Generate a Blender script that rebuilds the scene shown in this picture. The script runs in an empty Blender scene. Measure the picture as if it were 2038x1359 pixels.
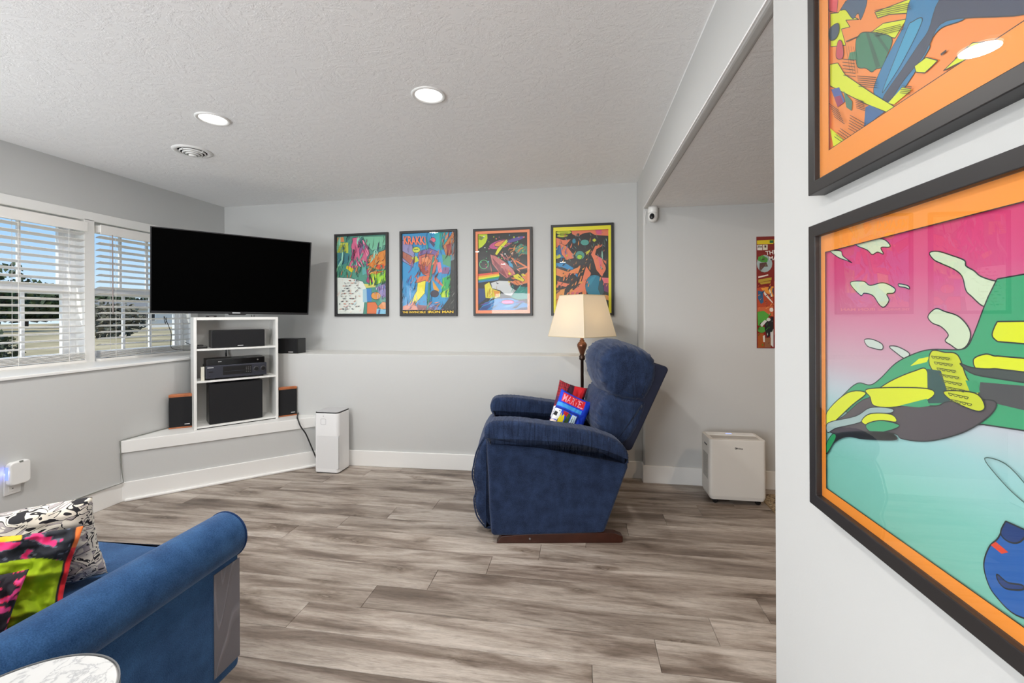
# tunables: light powers, paint tones
RD, SW, DL, DB, LAMP = 128, 24, 14.5, 9, 4.5
WALLC, CEILC = (199, 200, 199), (242, 242, 242)
import bpy, bmesh, math, random
from mathutils import Vector, Matrix, noise as mnoise
C = bpy.context.scene
COL = C.collection
R = math.radians
# ---------------------------------------------------------------- camera, world, lights, exposure
YAW = math.atan2(136.0, 862.0); ROLL = R(0.25)
cam_d = bpy.data.cameras.new('camera'); cam = bpy.data.objects.new('camera', cam_d); COL.objects.link(cam)
F = Vector((-math.sin(YAW), math.cos(YAW), 0)); R0 = Vector((math.cos(YAW), math.sin(YAW), 0)); U0 = Vector((0, 0, 1))
RV = R0*math.cos(ROLL) - U0*math.sin(ROLL); UV = U0*math.cos(ROLL) + R0*math.sin(ROLL)
m = Matrix.Identity(4)
for i in range(3):
    m[i][0] = RV[i]; m[i][1] = UV[i]; m[i][2] = -F[i]
m[2][3] = 1.30
cam.matrix_world = m
cam_d.sensor_width = 36; cam_d.lens = 862/2038*36; cam_d.shift_y = -52.7/2038; cam_d.clip_start = .02
C.camera = cam
C.view_settings.view_transform = 'Standard'; C.view_settings.look = 'None'
C.view_settings.exposure = 0.22; C.view_settings.gamma = 1; C.view_settings.use_curve_mapping = False
C.cycles.use_denoising = True
C.cycles.max_bounces = 10; C.cycles.diffuse_bounces = 7; C.cycles.glossy_bounces = 4
C.cycles.transparent_max_bounces = 12; C.cycles.sample_clamp_indirect = 6
C.cycles.caustics_reflective = False; C.cycles.caustics_refractive = False

w = bpy.data.worlds.new('sky'); C.world = w; w.use_nodes = True
nt = w.node_tree; nt.nodes.clear()
wo = nt.nodes.new('ShaderNodeOutputWorld'); bg = nt.nodes.new('ShaderNodeBackground')
tc = nt.nodes.new('ShaderNodeTexCoord'); sp = nt.nodes.new('ShaderNodeSeparateXYZ'); rp = nt.nodes.new('ShaderNodeValToRGB')
nt.links.new(tc.outputs['Generated'], sp.inputs[0]); nt.links.new(sp.outputs['Z'], rp.inputs[0])
rp.color_ramp.elements[0].position = 0.0; rp.color_ramp.elements[0].color = (.70, .84, .98, 1)
rp.color_ramp.elements[1].position = 0.45; rp.color_ramp.elements[1].color = (.20, .42, .86, 1)
e = rp.color_ramp.elements.new(.14); e.color = (.36, .60, .95, 1)
nt.links.new(rp.outputs[0], bg.inputs[0]); bg.inputs[1].default_value = 1.0; nt.links.new(bg.outputs[0], wo.inputs[0])

def light(name, kind, loc, energy, color=(1, 1, 1), size=None, size_y=None, rot=(0, 0, 0), shape=None, radius=None):
    l = bpy.data.lights.new(name, kind); l.energy = energy; l.color = color
    if kind == 'AREA':
        l.shape = shape or ('RECTANGLE' if size_y else 'DISK'); l.size = size
        if size_y: l.size_y = size_y
    if radius is not None: l.shadow_soft_size = radius
    o = bpy.data.objects.new(name, l); COL.objects.link(o); o.location = loc; o.rotation_euler = rot
    return o
sun = light('sun', 'SUN', (0, 0, 10), 4.0, (1, .95, .86)); sun.data.angle = R(.6)
sun.rotation_euler = Vector((.25, .55, -1)).to_track_quat('-Z', 'Y').to_euler()
# fill lamps added out of view, behind and beside the camera, for daylight
light('rear_fill_light', 'AREA', (-2.1, -3.02, 1.15), RD, (.97, .985, 1), 1.4, 1.9, (R(130), 0, 0))
light('side_fill_light', 'AREA', (-3.62, -.2, 1.5), SW, (.95, .98, 1), .95, 2.1, (0, R(-118), 0))


# ---------------------------------------------------------------- helpers
def lin(c):
    if isinstance(c, str):
        c = tuple(int(c[i:i+2], 16) for i in (0, 2, 4))
    return tuple(((x/255)/12.92 if x/255 <= .04045 else ((x/255+.055)/1.055)**2.4) for x in c)

class NT:
    def __init__(s, name):
        s.m = bpy.data.materials.new(name); s.m.use_nodes = True; s.t = s.m.node_tree
        s.t.nodes.clear(); s.out = s.n('ShaderNodeOutputMaterial')
    def n(s, k, **kw):
        x = s.t.nodes.new(k)
        for a, b in kw.items(): setattr(x, a, b)
        return x
    def l(s, a, b): s.t.links.new(a, b)
    def prin(s, col=(.8, .8, .8), rough=.5, metal=0, sheen=0, spec=.5, trans=0):
        p = s.n('ShaderNodeBsdfPrincipled')
        p.inputs['Base Color'].default_value = (*col, 1); p.inputs['Roughness'].default_value = rough
        p.inputs['Metallic'].default_value = metal; p.inputs['Sheen Weight'].default_value = sheen
        p.inputs['Specular IOR Level'].default_value = spec; p.inputs['Transmission Weight'].default_value = trans
        s.l(p.outputs[0], s.out.inputs[0]); return p
    def noise(s, scale, detail=4, rough=.6, dist=0, map_scale=None, src='Object'):
        t = s.n('ShaderNodeTexCoord'); v = t.outputs[src]
        if map_scale:
            mp = s.n('ShaderNodeMapping'); mp.inputs['Scale'].default_value = map_scale; s.l(v, mp.inputs[0]); v = mp.outputs[0]
        x = s.n('ShaderNodeTexNoise'); x.inputs['Scale'].default_value = scale; x.inputs['Detail'].default_value = detail
        x.inputs['Roughness'].default_value = rough; x.inputs['Distortion'].default_value = dist
        s.l(v, x.inputs['Vector']); return x.outputs['Fac']
    def ramp(s, fac, stops, interp='LINEAR'):
        r = s.n('ShaderNodeValToRGB'); r.color_ramp.interpolation = interp
        el = r.color_ramp.elements
        while len(el) < len(stops): el.new(.5)
        for e, (p, c) in zip(el, stops):
            e.position = p; e.color = (*c, 1) if len(c) == 3 else c
        s.l(fac, r.inputs[0]); return r.outputs[0]
    def mix(s, fac, a, b, mode='MIX'):
        x = s.n('ShaderNodeMix', data_type='RGBA', blend_type=mode)
        for k, v in ((0, fac), (6, a), (7, b)):
            if isinstance(v, (int, float)): x.inputs[k].default_value = v
            elif isinstance(v, tuple): x.inputs[k].default_value = (*v, 1)
            else: s.l(v, x.inputs[k])
        return x.outputs[2]
    def bump(s, p, fac, strength=.3, dist=.002):
        b = s.n('ShaderNodeBump'); b.inputs['Strength'].default_value = strength; b.inputs['Distance'].default_value = dist
        s.l(fac, b.inputs['Height']); s.l(b.outputs[0], p.inputs['Normal'])

def simple(name, col, rough=.5, metal=0, bump=0, bscale=80, sheen=0, var=0, spec=.5):
    q = NT(name); c = lin(col); p = q.prin(c, rough, metal, sheen, spec)
    if var:
        f = q.noise(bscale*.3, 5)
        q.l(q.ramp(f, [(.3, tuple(x*(1-var) for x in c)), (.7, tuple(min(1, x*(1+var)) for x in c))]), p.inputs['Base Color'])
    if bump: q.bump(p, q.noise(bscale, 5), bump, .002)
    return q.m

def emis(name, col, strength):
    q = NT(name); e = q.n('ShaderNodeEmission'); e.inputs[0].default_value = (*col, 1); e.inputs[1].default_value = strength
    q.l(e.outputs[0], q.out.inputs[0]); return q.m

def glass_mat(name, tint=(1, 1, 1), rough=0.0, boost=1.0):
    q = NT(name); t = q.n('ShaderNodeBsdfTransparent'); t.inputs[0].default_value = (*tint, 1)
    g = q.n('ShaderNodeBsdfGlossy'); g.inputs['Roughness'].default_value = rough
    f = q.n('ShaderNodeFresnel'); f.inputs[0].default_value = 1.45
    mu = q.n('ShaderNodeMath', operation='MULTIPLY'); mu.inputs[1].default_value = boost; ge = q.n('ShaderNodeNewGeometry'); sb = q.n('ShaderNodeMath', operation='MULTIPLY_ADD'); sb.inputs[1].default_value = -boost; sb.inputs[2].default_value = boost; q.l(ge.outputs['Backfacing'], sb.inputs[0])
    q.l(f.outputs[0], mu.inputs[0]); q.l(sb.outputs[0], mu.inputs[1])
    x = q.n('ShaderNodeMixShader'); q.l(mu.outputs[0], x.inputs[0]); q.l(t.outputs[0], x.inputs[1]); q.l(g.outputs[0], x.inputs[2])
    q.l(x.outputs[0], q.out.inputs[0]); return q.m

class MB:
    """collects geometry for ONE mesh object"""
    def __init__(s): s.v = []; s.f = []; s.mi = []; s.col = {}
    def add(s, vs, fs, mi=0):
        o = len(s.v); s.v += [tuple(x) for x in vs]
        for f in fs: s.f.append(tuple(o+i for i in f)); s.mi.append(mi)
        return s
    def box(s, x0, x1, y0, y1, z0, z1, mi=0):
        v = [(x, y, z) for z in (z0, z1) for y in (y0, y1) for x in (x0, x1)]
        return s.add(v, [(0, 2, 3, 1), (4, 5, 7, 6), (0, 1, 5, 4), (2, 6, 7, 3), (0, 4, 6, 2), (1, 3, 7, 5)], mi)
    def prism(s, pts, z0, z1, mi=0, axis='z'):
        """polygon (a,b) extruded along axis; z:(a,b)->x,y ; y:(a,b)->x,z ; x:(a,b)->y,z"""
        n = len(pts)
        mk = {'z': lambda a, b, c: (a, b, c), 'y': lambda a, b, c: (a, c, b), 'x': lambda a, b, c: (c, a, b)}[axis]
        v = [mk(a, b, z0) for a, b in pts] + [mk(a, b, z1) for a, b in pts]
        f = [tuple(range(n))[::-1], tuple(range(n, 2*n))] + [(i, (i+1) % n, n+(i+1) % n, n+i) for i in range(n)]
        return s.add(v, f, mi)
    def lathe(s, prof, n=24, c=(0, 0, 0), mi=0, caps=True):
        v = []; f = []
        for r, z in prof:
            for i in range(n):
                a = 2*math.pi*i/n; v.append((c[0]+r*math.cos(a), c[1]+r*math.sin(a), c[2]+z))
        for j in range(len(prof)-1):
            for i in range(n):
                k = (i+1) % n; f.append((j*n+i, j*n+k, (j+1)*n+k, (j+1)*n+i))
        if caps and prof[0][0] > 1e-6: f.append(tuple(range(n))[::-1])
        if caps and prof[-1][0] > 1e-6: f.append(tuple((len(prof)-1)*n+i for i in range(n)))
        return s.add(v, f, mi)
    def tube(s, pts, r, n=8, mi=0):
        pts = [Vector(p) for p in pts]; v = []; f = []; up = Vector((0, 0, 1)); nrm = None
        for i, p in enumerate(pts):
            t = (pts[min(i+1, len(pts)-1)]-pts[max(i-1, 0)]).normalized()
            if nrm is None: nrm = t.cross(up if abs(t.z) < .9 else Vector((1, 0, 0))).normalized()
            nrm = (nrm-t*nrm.dot(t)).normalized(); b = t.cross(nrm)
            rr = r[i] if isinstance(r, (list, tuple)) else r
            for k in range(n):
                a = 2*math.pi*k/n; v.append(p+(nrm*math.cos(a)+b*math.sin(a))*rr)
        for j in range(len(pts)-1):
            for k in range(n):
                q = (k+1) % n; f.append((j*n+k, j*n+q, (j+1)*n+q, (j+1)*n+k))
        f.append(tuple(range(n))[::-1]); f.append(tuple((len(pts)-1)*n+k for k in range(n)))
        return s.add(v, f, mi)
    def xf(s, M):
        s.v = [tuple(M @ Vector(p)) for p in s.v]; return s
    def build(s, name, mat, parent=None, smooth=False, bevel=0, seg=2, sub=0, fix=True):
        me = bpy.data.meshes.new(name); me.from_pydata(s.v, [], s.f)
        for mm in (mat if isinstance(mat, list) else [mat]): me.materials.append(mm)
        if any(s.mi): me.polygons.foreach_set('material_index', s.mi)
        if fix:
            b = bmesh.new(); b.from_mesh(me); bmesh.ops.recalc_face_normals(b, faces=b.faces); b.to_mesh(me); b.free()
        if smooth: me.shade_smooth()
        me.update()
        o = bpy.data.objects.new(name, me); COL.objects.link(o)
        if parent: o.parent = parent
        if bevel:
            bv = o.modifiers.new('b', 'BEVEL'); bv.width = bevel; bv.segments = seg; bv.limit_method = 'ANGLE'; bv.angle_limit = R(35)
        if sub:
            ss = o.modifiers.new('s', 'SUBSURF'); ss.levels = ss.render_levels = sub
        return o

def crom(pts, n, closed=True):
    """Catmull-Rom resample"""
    L = len(pts); out = []
    segs = L if closed else L-1
    for i in range(n):
        t = i/n*segs if closed else i/(n-1)*segs
        k = min(int(t), segs-1); u = t-k
        g = lambda j: pts[j % L] if closed else pts[max(0, min(L-1, j))]
        p0, p1, p2, p3 = g(k-1), g(k), g(k+1), g(k+2)
        out.append(tuple(.5*((2*b)+(-a+c)*u+(2*a-5*b+4*c-d)*u*u+(-a+3*b-3*c+d)*u**3) for a, b, c, d in zip(p0, p1, p2, p3)))
    return out

def puff(prof, y0, y1, r, n=96, m=6, mid=4, belly=0.0, gather=0.0, gk=34, ginner=.35, smooth=True, endr=None):
    """profile (x,z) swept along y, ends rounded by r and optionally gathered"""
    P = crom(prof, n) if smooth else prof
    n = len(P); ar = sum(P[i][0]*P[(i+1) % n][1]-P[(i+1) % n][0]*P[i][1] for i in range(n))
    sg = 1 if ar > 0 else -1; nr = []
    for i in range(n):
        a, b = P[i-1], P[(i+1) % n]; dx, dz = b[0]-a[0], b[1]-a[1]; L = math.hypot(dx, dz) or 1
        nr.append((sg*dz/L, -sg*dx/L))
    er = endr or r
    rows = [(y0+er*(1-math.cos(j/m*math.pi/2)), r*(1-math.sin(j/m*math.pi/2)), 1-j/m) for j in range(m)]
    rows += [(y0+er+(y1-y0-2*er)*j/mid, -belly*math.sin(math.pi*j/mid), 0) for j in range(mid+1)]
    rows += [(y1-a+y0, b, c) for a, b, c in rows[:m]][::-1]
    mb = MB(); v = []
    for (y, ins, e) in rows:
        gf = gather*(math.exp(-((e-ginner)/.35)**2) if e > 0 else gather and .25)
        for i, (p, q) in enumerate(zip(P, nr)):
            d = ins + gf*(math.sin(gk*2*math.pi*i/n)+.6*math.sin(gk*1.7*2*math.pi*i/n+1)) if gather else ins
            v.append((p[0]-q[0]*d, y, p[1]-q[1]*d))
    f = []
    for j in range(len(rows)-1):
        for i in range(n):
            k = (i+1) % n; f.append((j*n+i, j*n+k, (j+1)*n+k, (j+1)*n+i))
    f.append(tuple(range(n))[::-1]); f.append(tuple((len(rows)-1)*n+i for i in range(n)))
    mb.add(v, f); return mb

def empty(name, label, cat, loc=(0, 0, 0), rz=0, group=None, rot=None):
    o = bpy.data.objects.new(name, None); COL.objects.link(o); o.location = loc
    o.rotation_euler = rot if rot else (0, 0, rz); o.empty_display_size = .05
    o['label'] = label; o['category'] = cat
    if group: o['group'] = group
    return o
def tag(o, label, cat, group=None):
    o['label'] = label; o['category'] = cat
    if group: o['group'] = group
    return o
def struct(o, label=None):
    o['kind'] = 'structure'
    if label: o['label'] = label
    return o

def text_tris(s, size=1.0, bold=.0, shear=0, space=1.0):
    """2-D triangles of a string, baseline-left at the origin"""
    cu = bpy.data.curves.new('t', 'FONT'); cu.body = s; cu.size = size; cu.offset = bold; cu.shear = shear; cu.space_character = space
    o = bpy.data.objects.new('t', cu); COL.objects.link(o)
    dg = bpy.context.evaluated_depsgraph_get(); me = o.evaluated_get(dg).to_mesh(); 
    vs = [tuple(v.co) for v in me.vertices]; fs = [tuple(p.vertices) for p in me.polygons]
    o.evaluated_get(dg).to_mesh_clear(); bpy.data.objects.remove(o); bpy.data.curves.remove(cu)
    xs = [v[0] for v in vs]; ys = [v[1] for v in vs]
    x0, x1, y0, y1 = min(xs), max(xs), min(ys), max(ys)
    return [((a-x0), (b-y0)) for a, b, _ in vs], fs, x1-x0, y1-y0

class Print:
    """flat print: stacked flat colour shapes in one mesh, coordinates (a,b) across/up, normal +n by function"""
    STEP = .00005
    def __init__(s): s.v = []; s.f = []; s.c = []; s.k = 0
    def poly(s, col, pts, grad=None):
        o = len(s.v); d = s.k*s.STEP; s.k += 1
        c = lin(col) if isinstance(col, str) else col
        s.v += [(a, b, d) for a, b in pts]; s.f.append(tuple(range(o, o+len(pts)))); s.c.append([grad[i] if grad else c for i in range(len(pts))])
    def rect(s, col, x0, y0, x1, y1): s.poly(col, [(x0, y0), (x1, y0), (x1, y1), (x0, y1)])
    def outline(s, col, pts, wd):
        n = len(pts)
        for i in range(n):
            a, b = pts[i], pts[(i+1) % n]; L = math.hypot(b[0]-a[0], b[1]-a[1]) or 1
            nx, ny = -(b[1]-a[1])/L*wd/2, (b[0]-a[0])/L*wd/2
            s.k -= 1 if i else 0
            s.poly(col, [(a[0]+nx, a[1]+ny), (b[0]+nx, b[1]+ny), (b[0]-nx, b[1]-ny), (a[0]-nx, a[1]-ny)])
    def text(s, t, x, y, w, h, col, rot=0, bold=.0, shear=0):
        vs, fs, W, H = text_tris(t, 1, bold, shear); o = len(s.v); d = s.k*s.STEP; s.k += 1
        ca, sa = math.cos(rot), math.sin(rot); c = lin(col)
        for a, b in vs:
            a = a/W*w; b = b/H*h; s.v.append((x+a*ca-b*sa, y+a*sa+b*ca, d))
        for f in fs: s.f.append(tuple(o+i for i in f)); s.c.append([c]*len(f))
    def build(s, name, mat, fn, parent=None):
        me = bpy.data.meshes.new(name); me.from_pydata([fn(*p) for p in s.v], [], s.f); me.materials.append(mat)
        at = me.color_attributes.new('ink', 'FLOAT_COLOR', 'CORNER'); k = 0
        for cs in s.c:
            for c in cs: at.data[k].color = (*c, 1); k += 1
        o = bpy.data.objects.new(name, me); COL.objects.link(o)
        if parent: o.parent = parent
        return o

def ink_mat(name, rough=.5, bump=0, bs=300):
    q = NT(name); p = q.prin((1, 1, 1), rough); a = q.n('ShaderNodeAttribute', attribute_name='ink'); q.l(a.outputs['Color'], p.inputs['Base Color'])
    if bump: q.bump(p, q.noise(bs, 4), bump, .001)
    return q.m
# ---------------------------------------------------------------- materials
def wall_mat(name, c):
    q = NT(name); p = q.prin(lin(c), .75, spec=.25); q.bump(p, q.noise(60, 6, .7), .25, .0015); return q.m
M_WALL = wall_mat('grey_wall_paint', WALLC)
M_TRIM = simple('white_trim_paint', (236, 236, 234), .35)
def ceil_mat():
    q = NT('textured_ceiling_paint'); p = q.prin(lin(CEILC), .8, spec=.2)
    a = q.noise(9, 3, .55, 2.5); b = q.noise(38, 4, .65, 4)
    ra = q.ramp(a, [(.42, (0, 0, 0)), (.56, (1, 1, 1))]); rb = q.ramp(b, [(.47, (0, 0, 0)), (.53, (1, 1, 1))])
    mx = q.n('ShaderNodeMath', operation='MULTIPLY'); q.l(ra, mx.inputs[0]); q.l(rb, mx.inputs[1])
    q.bump(p, mx.outputs[0], .34, .004); return q.m
M_CEIL = ceil_mat()
M_WHITE = simple('white_plastic', (232, 232, 230), .35)
M_SHELF = simple('white_laminate', (226, 226, 223), .4)
M_BLACKP = simple('black_plastic', (18, 18, 20), .35)
M_CLOTHB = simple('black_speaker_cloth', (20, 20, 23), .9, bump=.3, bscale=600)
M_FRAME = simple('black_frame_wood', (34, 32, 33), .42)
M_METAL = simple('dark_bronze_metal', (70, 52, 44), .3, .7)
M_STEEL = simple('steel', (150, 150, 150), .3, .9)
M_CHERRY = simple('cherry_wood', (176, 104, 62), .4, var=.2, bscale=60)
M_RED = simple('dark_cherry_wood', (58, 27, 17), .35, var=.25, bscale=40)
M_SCREEN = simple('black_screen', (0, 0, 0), .6, spec=.02)
M_GLASS = glass_mat('picture_glass', (.98, .985, .98), 0, .75)
M_GLASS2 = glass_mat('picture_glass_glossy', (.98, .985, .98), 0, 1.7)
M_PANE = glass_mat('window_glass', (.97, .99, .98), 0, .6)
M_VINYL = simple('white_vinyl', (238, 239, 240), .3)
M_SLAT = simple('blind_slat_white', (236, 234, 230), .4)
M_INK = ink_mat('printed_paper', .45)
def fabric(name, c, hi, sc=260, sheen=.35, sheen_tint=(.6, .75, 1)):
    q = NT(name); p = q.prin(lin(c), .9, sheen=sheen, spec=.15); p.inputs['Sheen Tint'].default_value = (*sheen_tint, 1); p.inputs['Sheen Roughness'].default_value = .4
    a = q.noise(sc, 3, .7); b = q.noise(14, 4, .6)
    k = q.mix(.45, q.ramp(a, [(.35, (0, 0, 0)), (.65, (1, 1, 1))]), q.ramp(b, [(.35, (0, 0, 0)), (.7, (1, 1, 1))]))
    q.l(q.mix(k, lin(c), lin(hi)), p.inputs['Base Color']); q.bump(p, a, .5, .002); return q.m
M_NAVY = fabric('navy_velour', (19, 26, 46), (50, 67, 100), sheen=.26, sheen_tint=(.7, .78, 1))
def pleated(name, base, ms, strength, dist):
    mm = base.copy(); mm.name = name; t_ = mm.node_tree
    bp = [n for n in t_.nodes if n.type == 'BUMP'][0]; pb = [n for n in t_.nodes if n.type == 'BSDF_PRINCIPLED'][0]
    tc_ = t_.nodes.new('ShaderNodeTexCoord'); mp = t_.nodes.new('ShaderNodeMapping'); mp.inputs['Scale'].default_value = ms
    nz = t_.nodes.new('ShaderNodeTexNoise'); nz.inputs['Scale'].default_value = 2.0; nz.inputs['Detail'].default_value = 2; nz.inputs['Distortion'].default_value = .6
    b2 = t_.nodes.new('ShaderNodeBump'); b2.inputs['Strength'].default_value = strength; b2.inputs['Distance'].default_value = dist
    t_.links.new(tc_.outputs['Object'], mp.inputs[0]); t_.links.new(mp.outputs[0], nz.inputs['Vector']); t_.links.new(nz.outputs['Fac'], b2.inputs['Height'])
    t_.links.new(bp.outputs[0], b2.inputs['Normal']); t_.links.new(b2.outputs[0], pb.inputs['Normal']); return mm
M_PLEAT = pleated('navy_velour_pleated', M_NAVY, (19, 3, 3), .8, .016)
M_PLEATZ = pleated('navy_velour_gathered', M_NAVY, (12, 2.5, 4), .7, .016)
M_SOFA = fabric('blue_chenille', (22, 52, 92), (56, 96, 142), 320)
def plank_mat():
    q = NT('grey_oak_plank'); p = q.prin((.3, .3, .3), .42, spec=.4)
    t = q.n('ShaderNodeTexCoord'); oi = q.n('ShaderNodeObjectInfo')
    cb = q.n('ShaderNodeCombineXYZ'); mm = q.n('ShaderNodeMath', operation='MULTIPLY'); mm.inputs[1].default_value = 61.0
    q.l(oi.outputs['Random'], mm.inputs[0]); q.l(mm.outputs[0], cb.inputs[0]); q.l(mm.outputs[0], cb.inputs[2])
    ad = q.n('ShaderNodeVectorMath', operation='ADD'); q.l(t.outputs['Object'], ad.inputs[0]); q.l(cb.outputs[0], ad.inputs[1])
    def nz(ms, sc, det, rough, dist=0):
        mp = q.n('ShaderNodeMapping'); mp.inputs['Scale'].default_value = ms; q.l(ad.outputs[0], mp.inputs[0])
        x = q.n('ShaderNodeTexNoise'); x.inputs['Scale'].default_value = sc; x.inputs['Detail'].default_value = det; x.inputs['Roughness'].default_value = rough; x.inputs['Distortion'].default_value = dist
        q.l(mp.outputs[0], x.inputs['Vector']); return x.outputs['Fac']
    n1 = nz((.8, 5.5, 1), 1.5, 6, .6, .6); n2 = nz((1.6, 20, 1), 3.2, 8, .75, .8); n3 = nz((4, 70, 1), 6, 4, .7, .4)
    base = q.ramp(n1, [(.27, lin('5E534A')), (.42, lin('7E7167')), (.53, lin('A59A90')), (.66, lin('BFB6AD'))])
    fine = q.ramp(n2, [(.32, (.45, .43, .41)), (.5, (.95, .95, .95)), (.7, (1.12, 1.12, 1.12))])
    c1 = q.mix(.75, base, fine, 'MULTIPLY')
    gr = q.ramp(n3, [(.36, (.70, .69, .68)), (.52, (1.02, 1.02, 1.02)), (.7, (1.10, 1.10, 1.10))]); c2 = q.mix(.7, c1, gr, 'MULTIPLY')
    vm = q.n('ShaderNodeMapping'); vm.inputs['Scale'].default_value = (1.7, 5.4, 1)
    wv = q.n('ShaderNodeTexNoise'); wv.inputs['Scale'].default_value = 22; wv.inputs['Detail'].default_value = 3; q.l(ad.outputs[0], wv.inputs['Vector'])
    ws = q.n('ShaderNodeVectorMath', operation='SCALE'); ws.inputs[3].default_value = .06; q.l(wv.outputs['Color'], ws.inputs[0]); wa = q.n('ShaderNodeVectorMath', operation='ADD'); q.l(ad.outputs[0], wa.inputs[0]); q.l(ws.outputs[0], wa.inputs[1]); q.l(wa.outputs[0], vm.inputs[0])
    vo = q.n('ShaderNodeTexVoronoi', voronoi_dimensions='2D'); vo.inputs['Scale'].default_value = 1.0; q.l(vm.outputs[0], vo.inputs['Vector'])
    kn = q.ramp(vo.outputs['Distance'], [(.02, (.75, .72, .70)), (.04, (.35, .31, .28)), (.07, (.62, .58, .54)), (.11, (.55, .51, .48)), (.20, (.86, .84, .82)), (.32, (1, 1, 1))])
    sel = q.ramp(nz((1.2, 4, 1), 2.0, 1, .5), [(.46, (0, 0, 0)), (.52, (1, 1, 1))])
    c3 = q.mix(sel, c2, q.mix(1.0, c2, kn, 'MULTIPLY'))
    tone = q.ramp(oi.outputs['Random'], [(0, (.86, .85, .84)), (1, (1.1, 1.1, 1.1))])
    c4 = q.mix(1.0, c3, tone, 'MULTIPLY'); q.l(c4, p.inputs['Base Color'])
    q.bump(p, n2, .12, .001); return q.m
M_PLANK = plank_mat()
M_SUB = simple('dark_underlay', (52, 46, 42), .9)

# ---------------------------------------------------------------- room
XR = .485          # plane of the picture wall, the soffit face and the pier
CH = 2.432; CD = 2.118; LED = .962
def yb(x): return 3.83+(XR-x)*.03654     # upper back wall
def yl(x): return 3.51+(x+1.97)*.022     # lower back wall
floor = MB().box(-3.3, 3.1, -3.3, 3.9, -.08, -.004).build('floor', M_SUB); struct(floor)
PW, PL, G = .1633, 1.509, .0006
def plank_mb(L, W):
    hx, hy = L/2-G, W/2-G; i = .0013
    v = [(-hx, -hy, -.005), (hx, -hy, -.005), (hx, hy, -.005), (-hx, hy, -.005),
         (-hx, -hy, -.0014), (hx, -hy, -.0014), (hx, hy, -.0014), (-hx, hy, -.0014),
         (-hx+i, -hy+i, 0), (hx-i, -hy+i, 0), (hx-i, hy-i, 0), (-hx+i, hy-i, 0)]
    f = [(8, 9, 10, 11)]+[(a, (a+1) % 4, 4+(a+1) % 4, 4+a) for a in range(4)]+[(4+a, 4+(a+1) % 4, 8+(a+1) % 4, 8+a) for a in range(4)]
    return MB().add(v, f)
cache = {}
for k in range(-30, 12):
    y0 = 1.637+PW*k; y1 = y0+PW
    top = 3.56
    if y0 > top: continue
    y1c = min(y1, top)
    j = (-1.222+.2495*k) % PL
    xs = [-3.21]; x = j-PL*4
    while x < 3.02:
        if x > -3.19: xs.append(x)
        x += PL
    xs.append(3.02)
    for a, b in zip(xs, xs[1:]):
        if b-a < .02: continue
        key = (round(b-a, 3), round(y1c-y0, 3))
        if key not in cache:
            o = plank_mb(b-a, y1c-y0).build('plank', M_PLANK, floor); cache[key] = o
        else:
            o = cache[key].copy(); COL.objects.link(o); o.parent = floor
        o.location = ((a+b)/2, (y0+y1c)/2, 0)

# left wall: low foundation part, ledge, framed wall above with two openings
mb = MB().box(-3.85, -3.2, -3.3, 4.15, 0, .944)
WZ0, WZ1 = .962, 2.03
for y0, y1, z0, z1 in ((-3.3, 4.15, WZ1, CH+.05), (-3.3, -1.35, WZ0-.02, WZ1), (.92, 1.87, WZ0-.02, WZ1), (3.56, 4.15, WZ0-.02, WZ1)):
    mb.box(-3.82, -3.65, y0, y1, z0, z1)
struct(mb.build('wall_left', M_WALL))
struct(MB().box(-3.64, -3.185, -3.2, 3.56, .944, LED+.001).build('trim_1', M_TRIM, bevel=.004), 'white painted ledge board under the windows')
# back wall: protruding lower part, ledge, upper part
mb = MB()
mb.prism([(-3.3, yl(-3.3)), (XR, yl(XR)), (XR, 4.2), (-3.3, 4.2)], 0, LED)
mb.prism([(-3.9, yb(-3.9)), (XR, yb(XR)), (XR, 4.2), (-3.9, 4.2)], LED-.01, CH+.05)
struct(mb.build('wall_back', M_WALL, bevel=.004))
struct(MB().prism([(-3.18, yl(-3.18)+.002), (XR-.001, yl(XR)+.002), (XR-.001, yb(XR)), (-3.18, yb(-3.18))], LED, LED+.0015).build('ledge_brightener', simple('brightened_ledge_cap', (226, 226, 223), .6)), 'added thin cap, coloured lighter to brighten the back wall ledge')  # ledge top brightness put into the lighter colour of an added cap
# pier + wall of the right bay
struct(MB().box(XR, 3.1, 3.478, 4.2, 0, CH+.05).build('wall_bay', M_WALL, bevel=.012, seg=3))
# ceiling
struct(MB().box(-3.9, XR+.02, -3.3, 4.2, CH, CH+.1).build('ceiling', M_CEIL))
struct(MB().box(XR+.001, 3.1, 1.19, 3.49, CD+.004, CH+.05).box(.62, 3.1, -3.3, 1.19, CD+.004, CH+.05).build('ceiling_lowered', M_CEIL))
# soffit face (smooth painted drywall) with rounded lower edge
struct(MB().box(XR, XR+.05, 1.15, 3.5, CD, CH).build('wall_soffit', M_WALL, bevel=.016, seg=4))
# picture wall on the right
struct(MB().box(XR, .61, -3.3, 1.19, 0, CH).build('wall_right', M_WALL, bevel=.006))
# rear + far right shell (behind the camera), opening made up to hold the rear fill lamp
mb = MB().box(-3.9, -2.8, -3.3, -3.1, 0, CH).box(-1.4, 3.1, -3.3, -3.1, 0, CH).box(-2.8, -1.4, -3.3, -3.1, 2.1, CH)
struct(mb.build('wall_rear', M_WALL))
struct(MB().box(3.0, 3.1, -3.3, 3.6, 0, CH).build('wall_hall', M_WALL))
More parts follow.
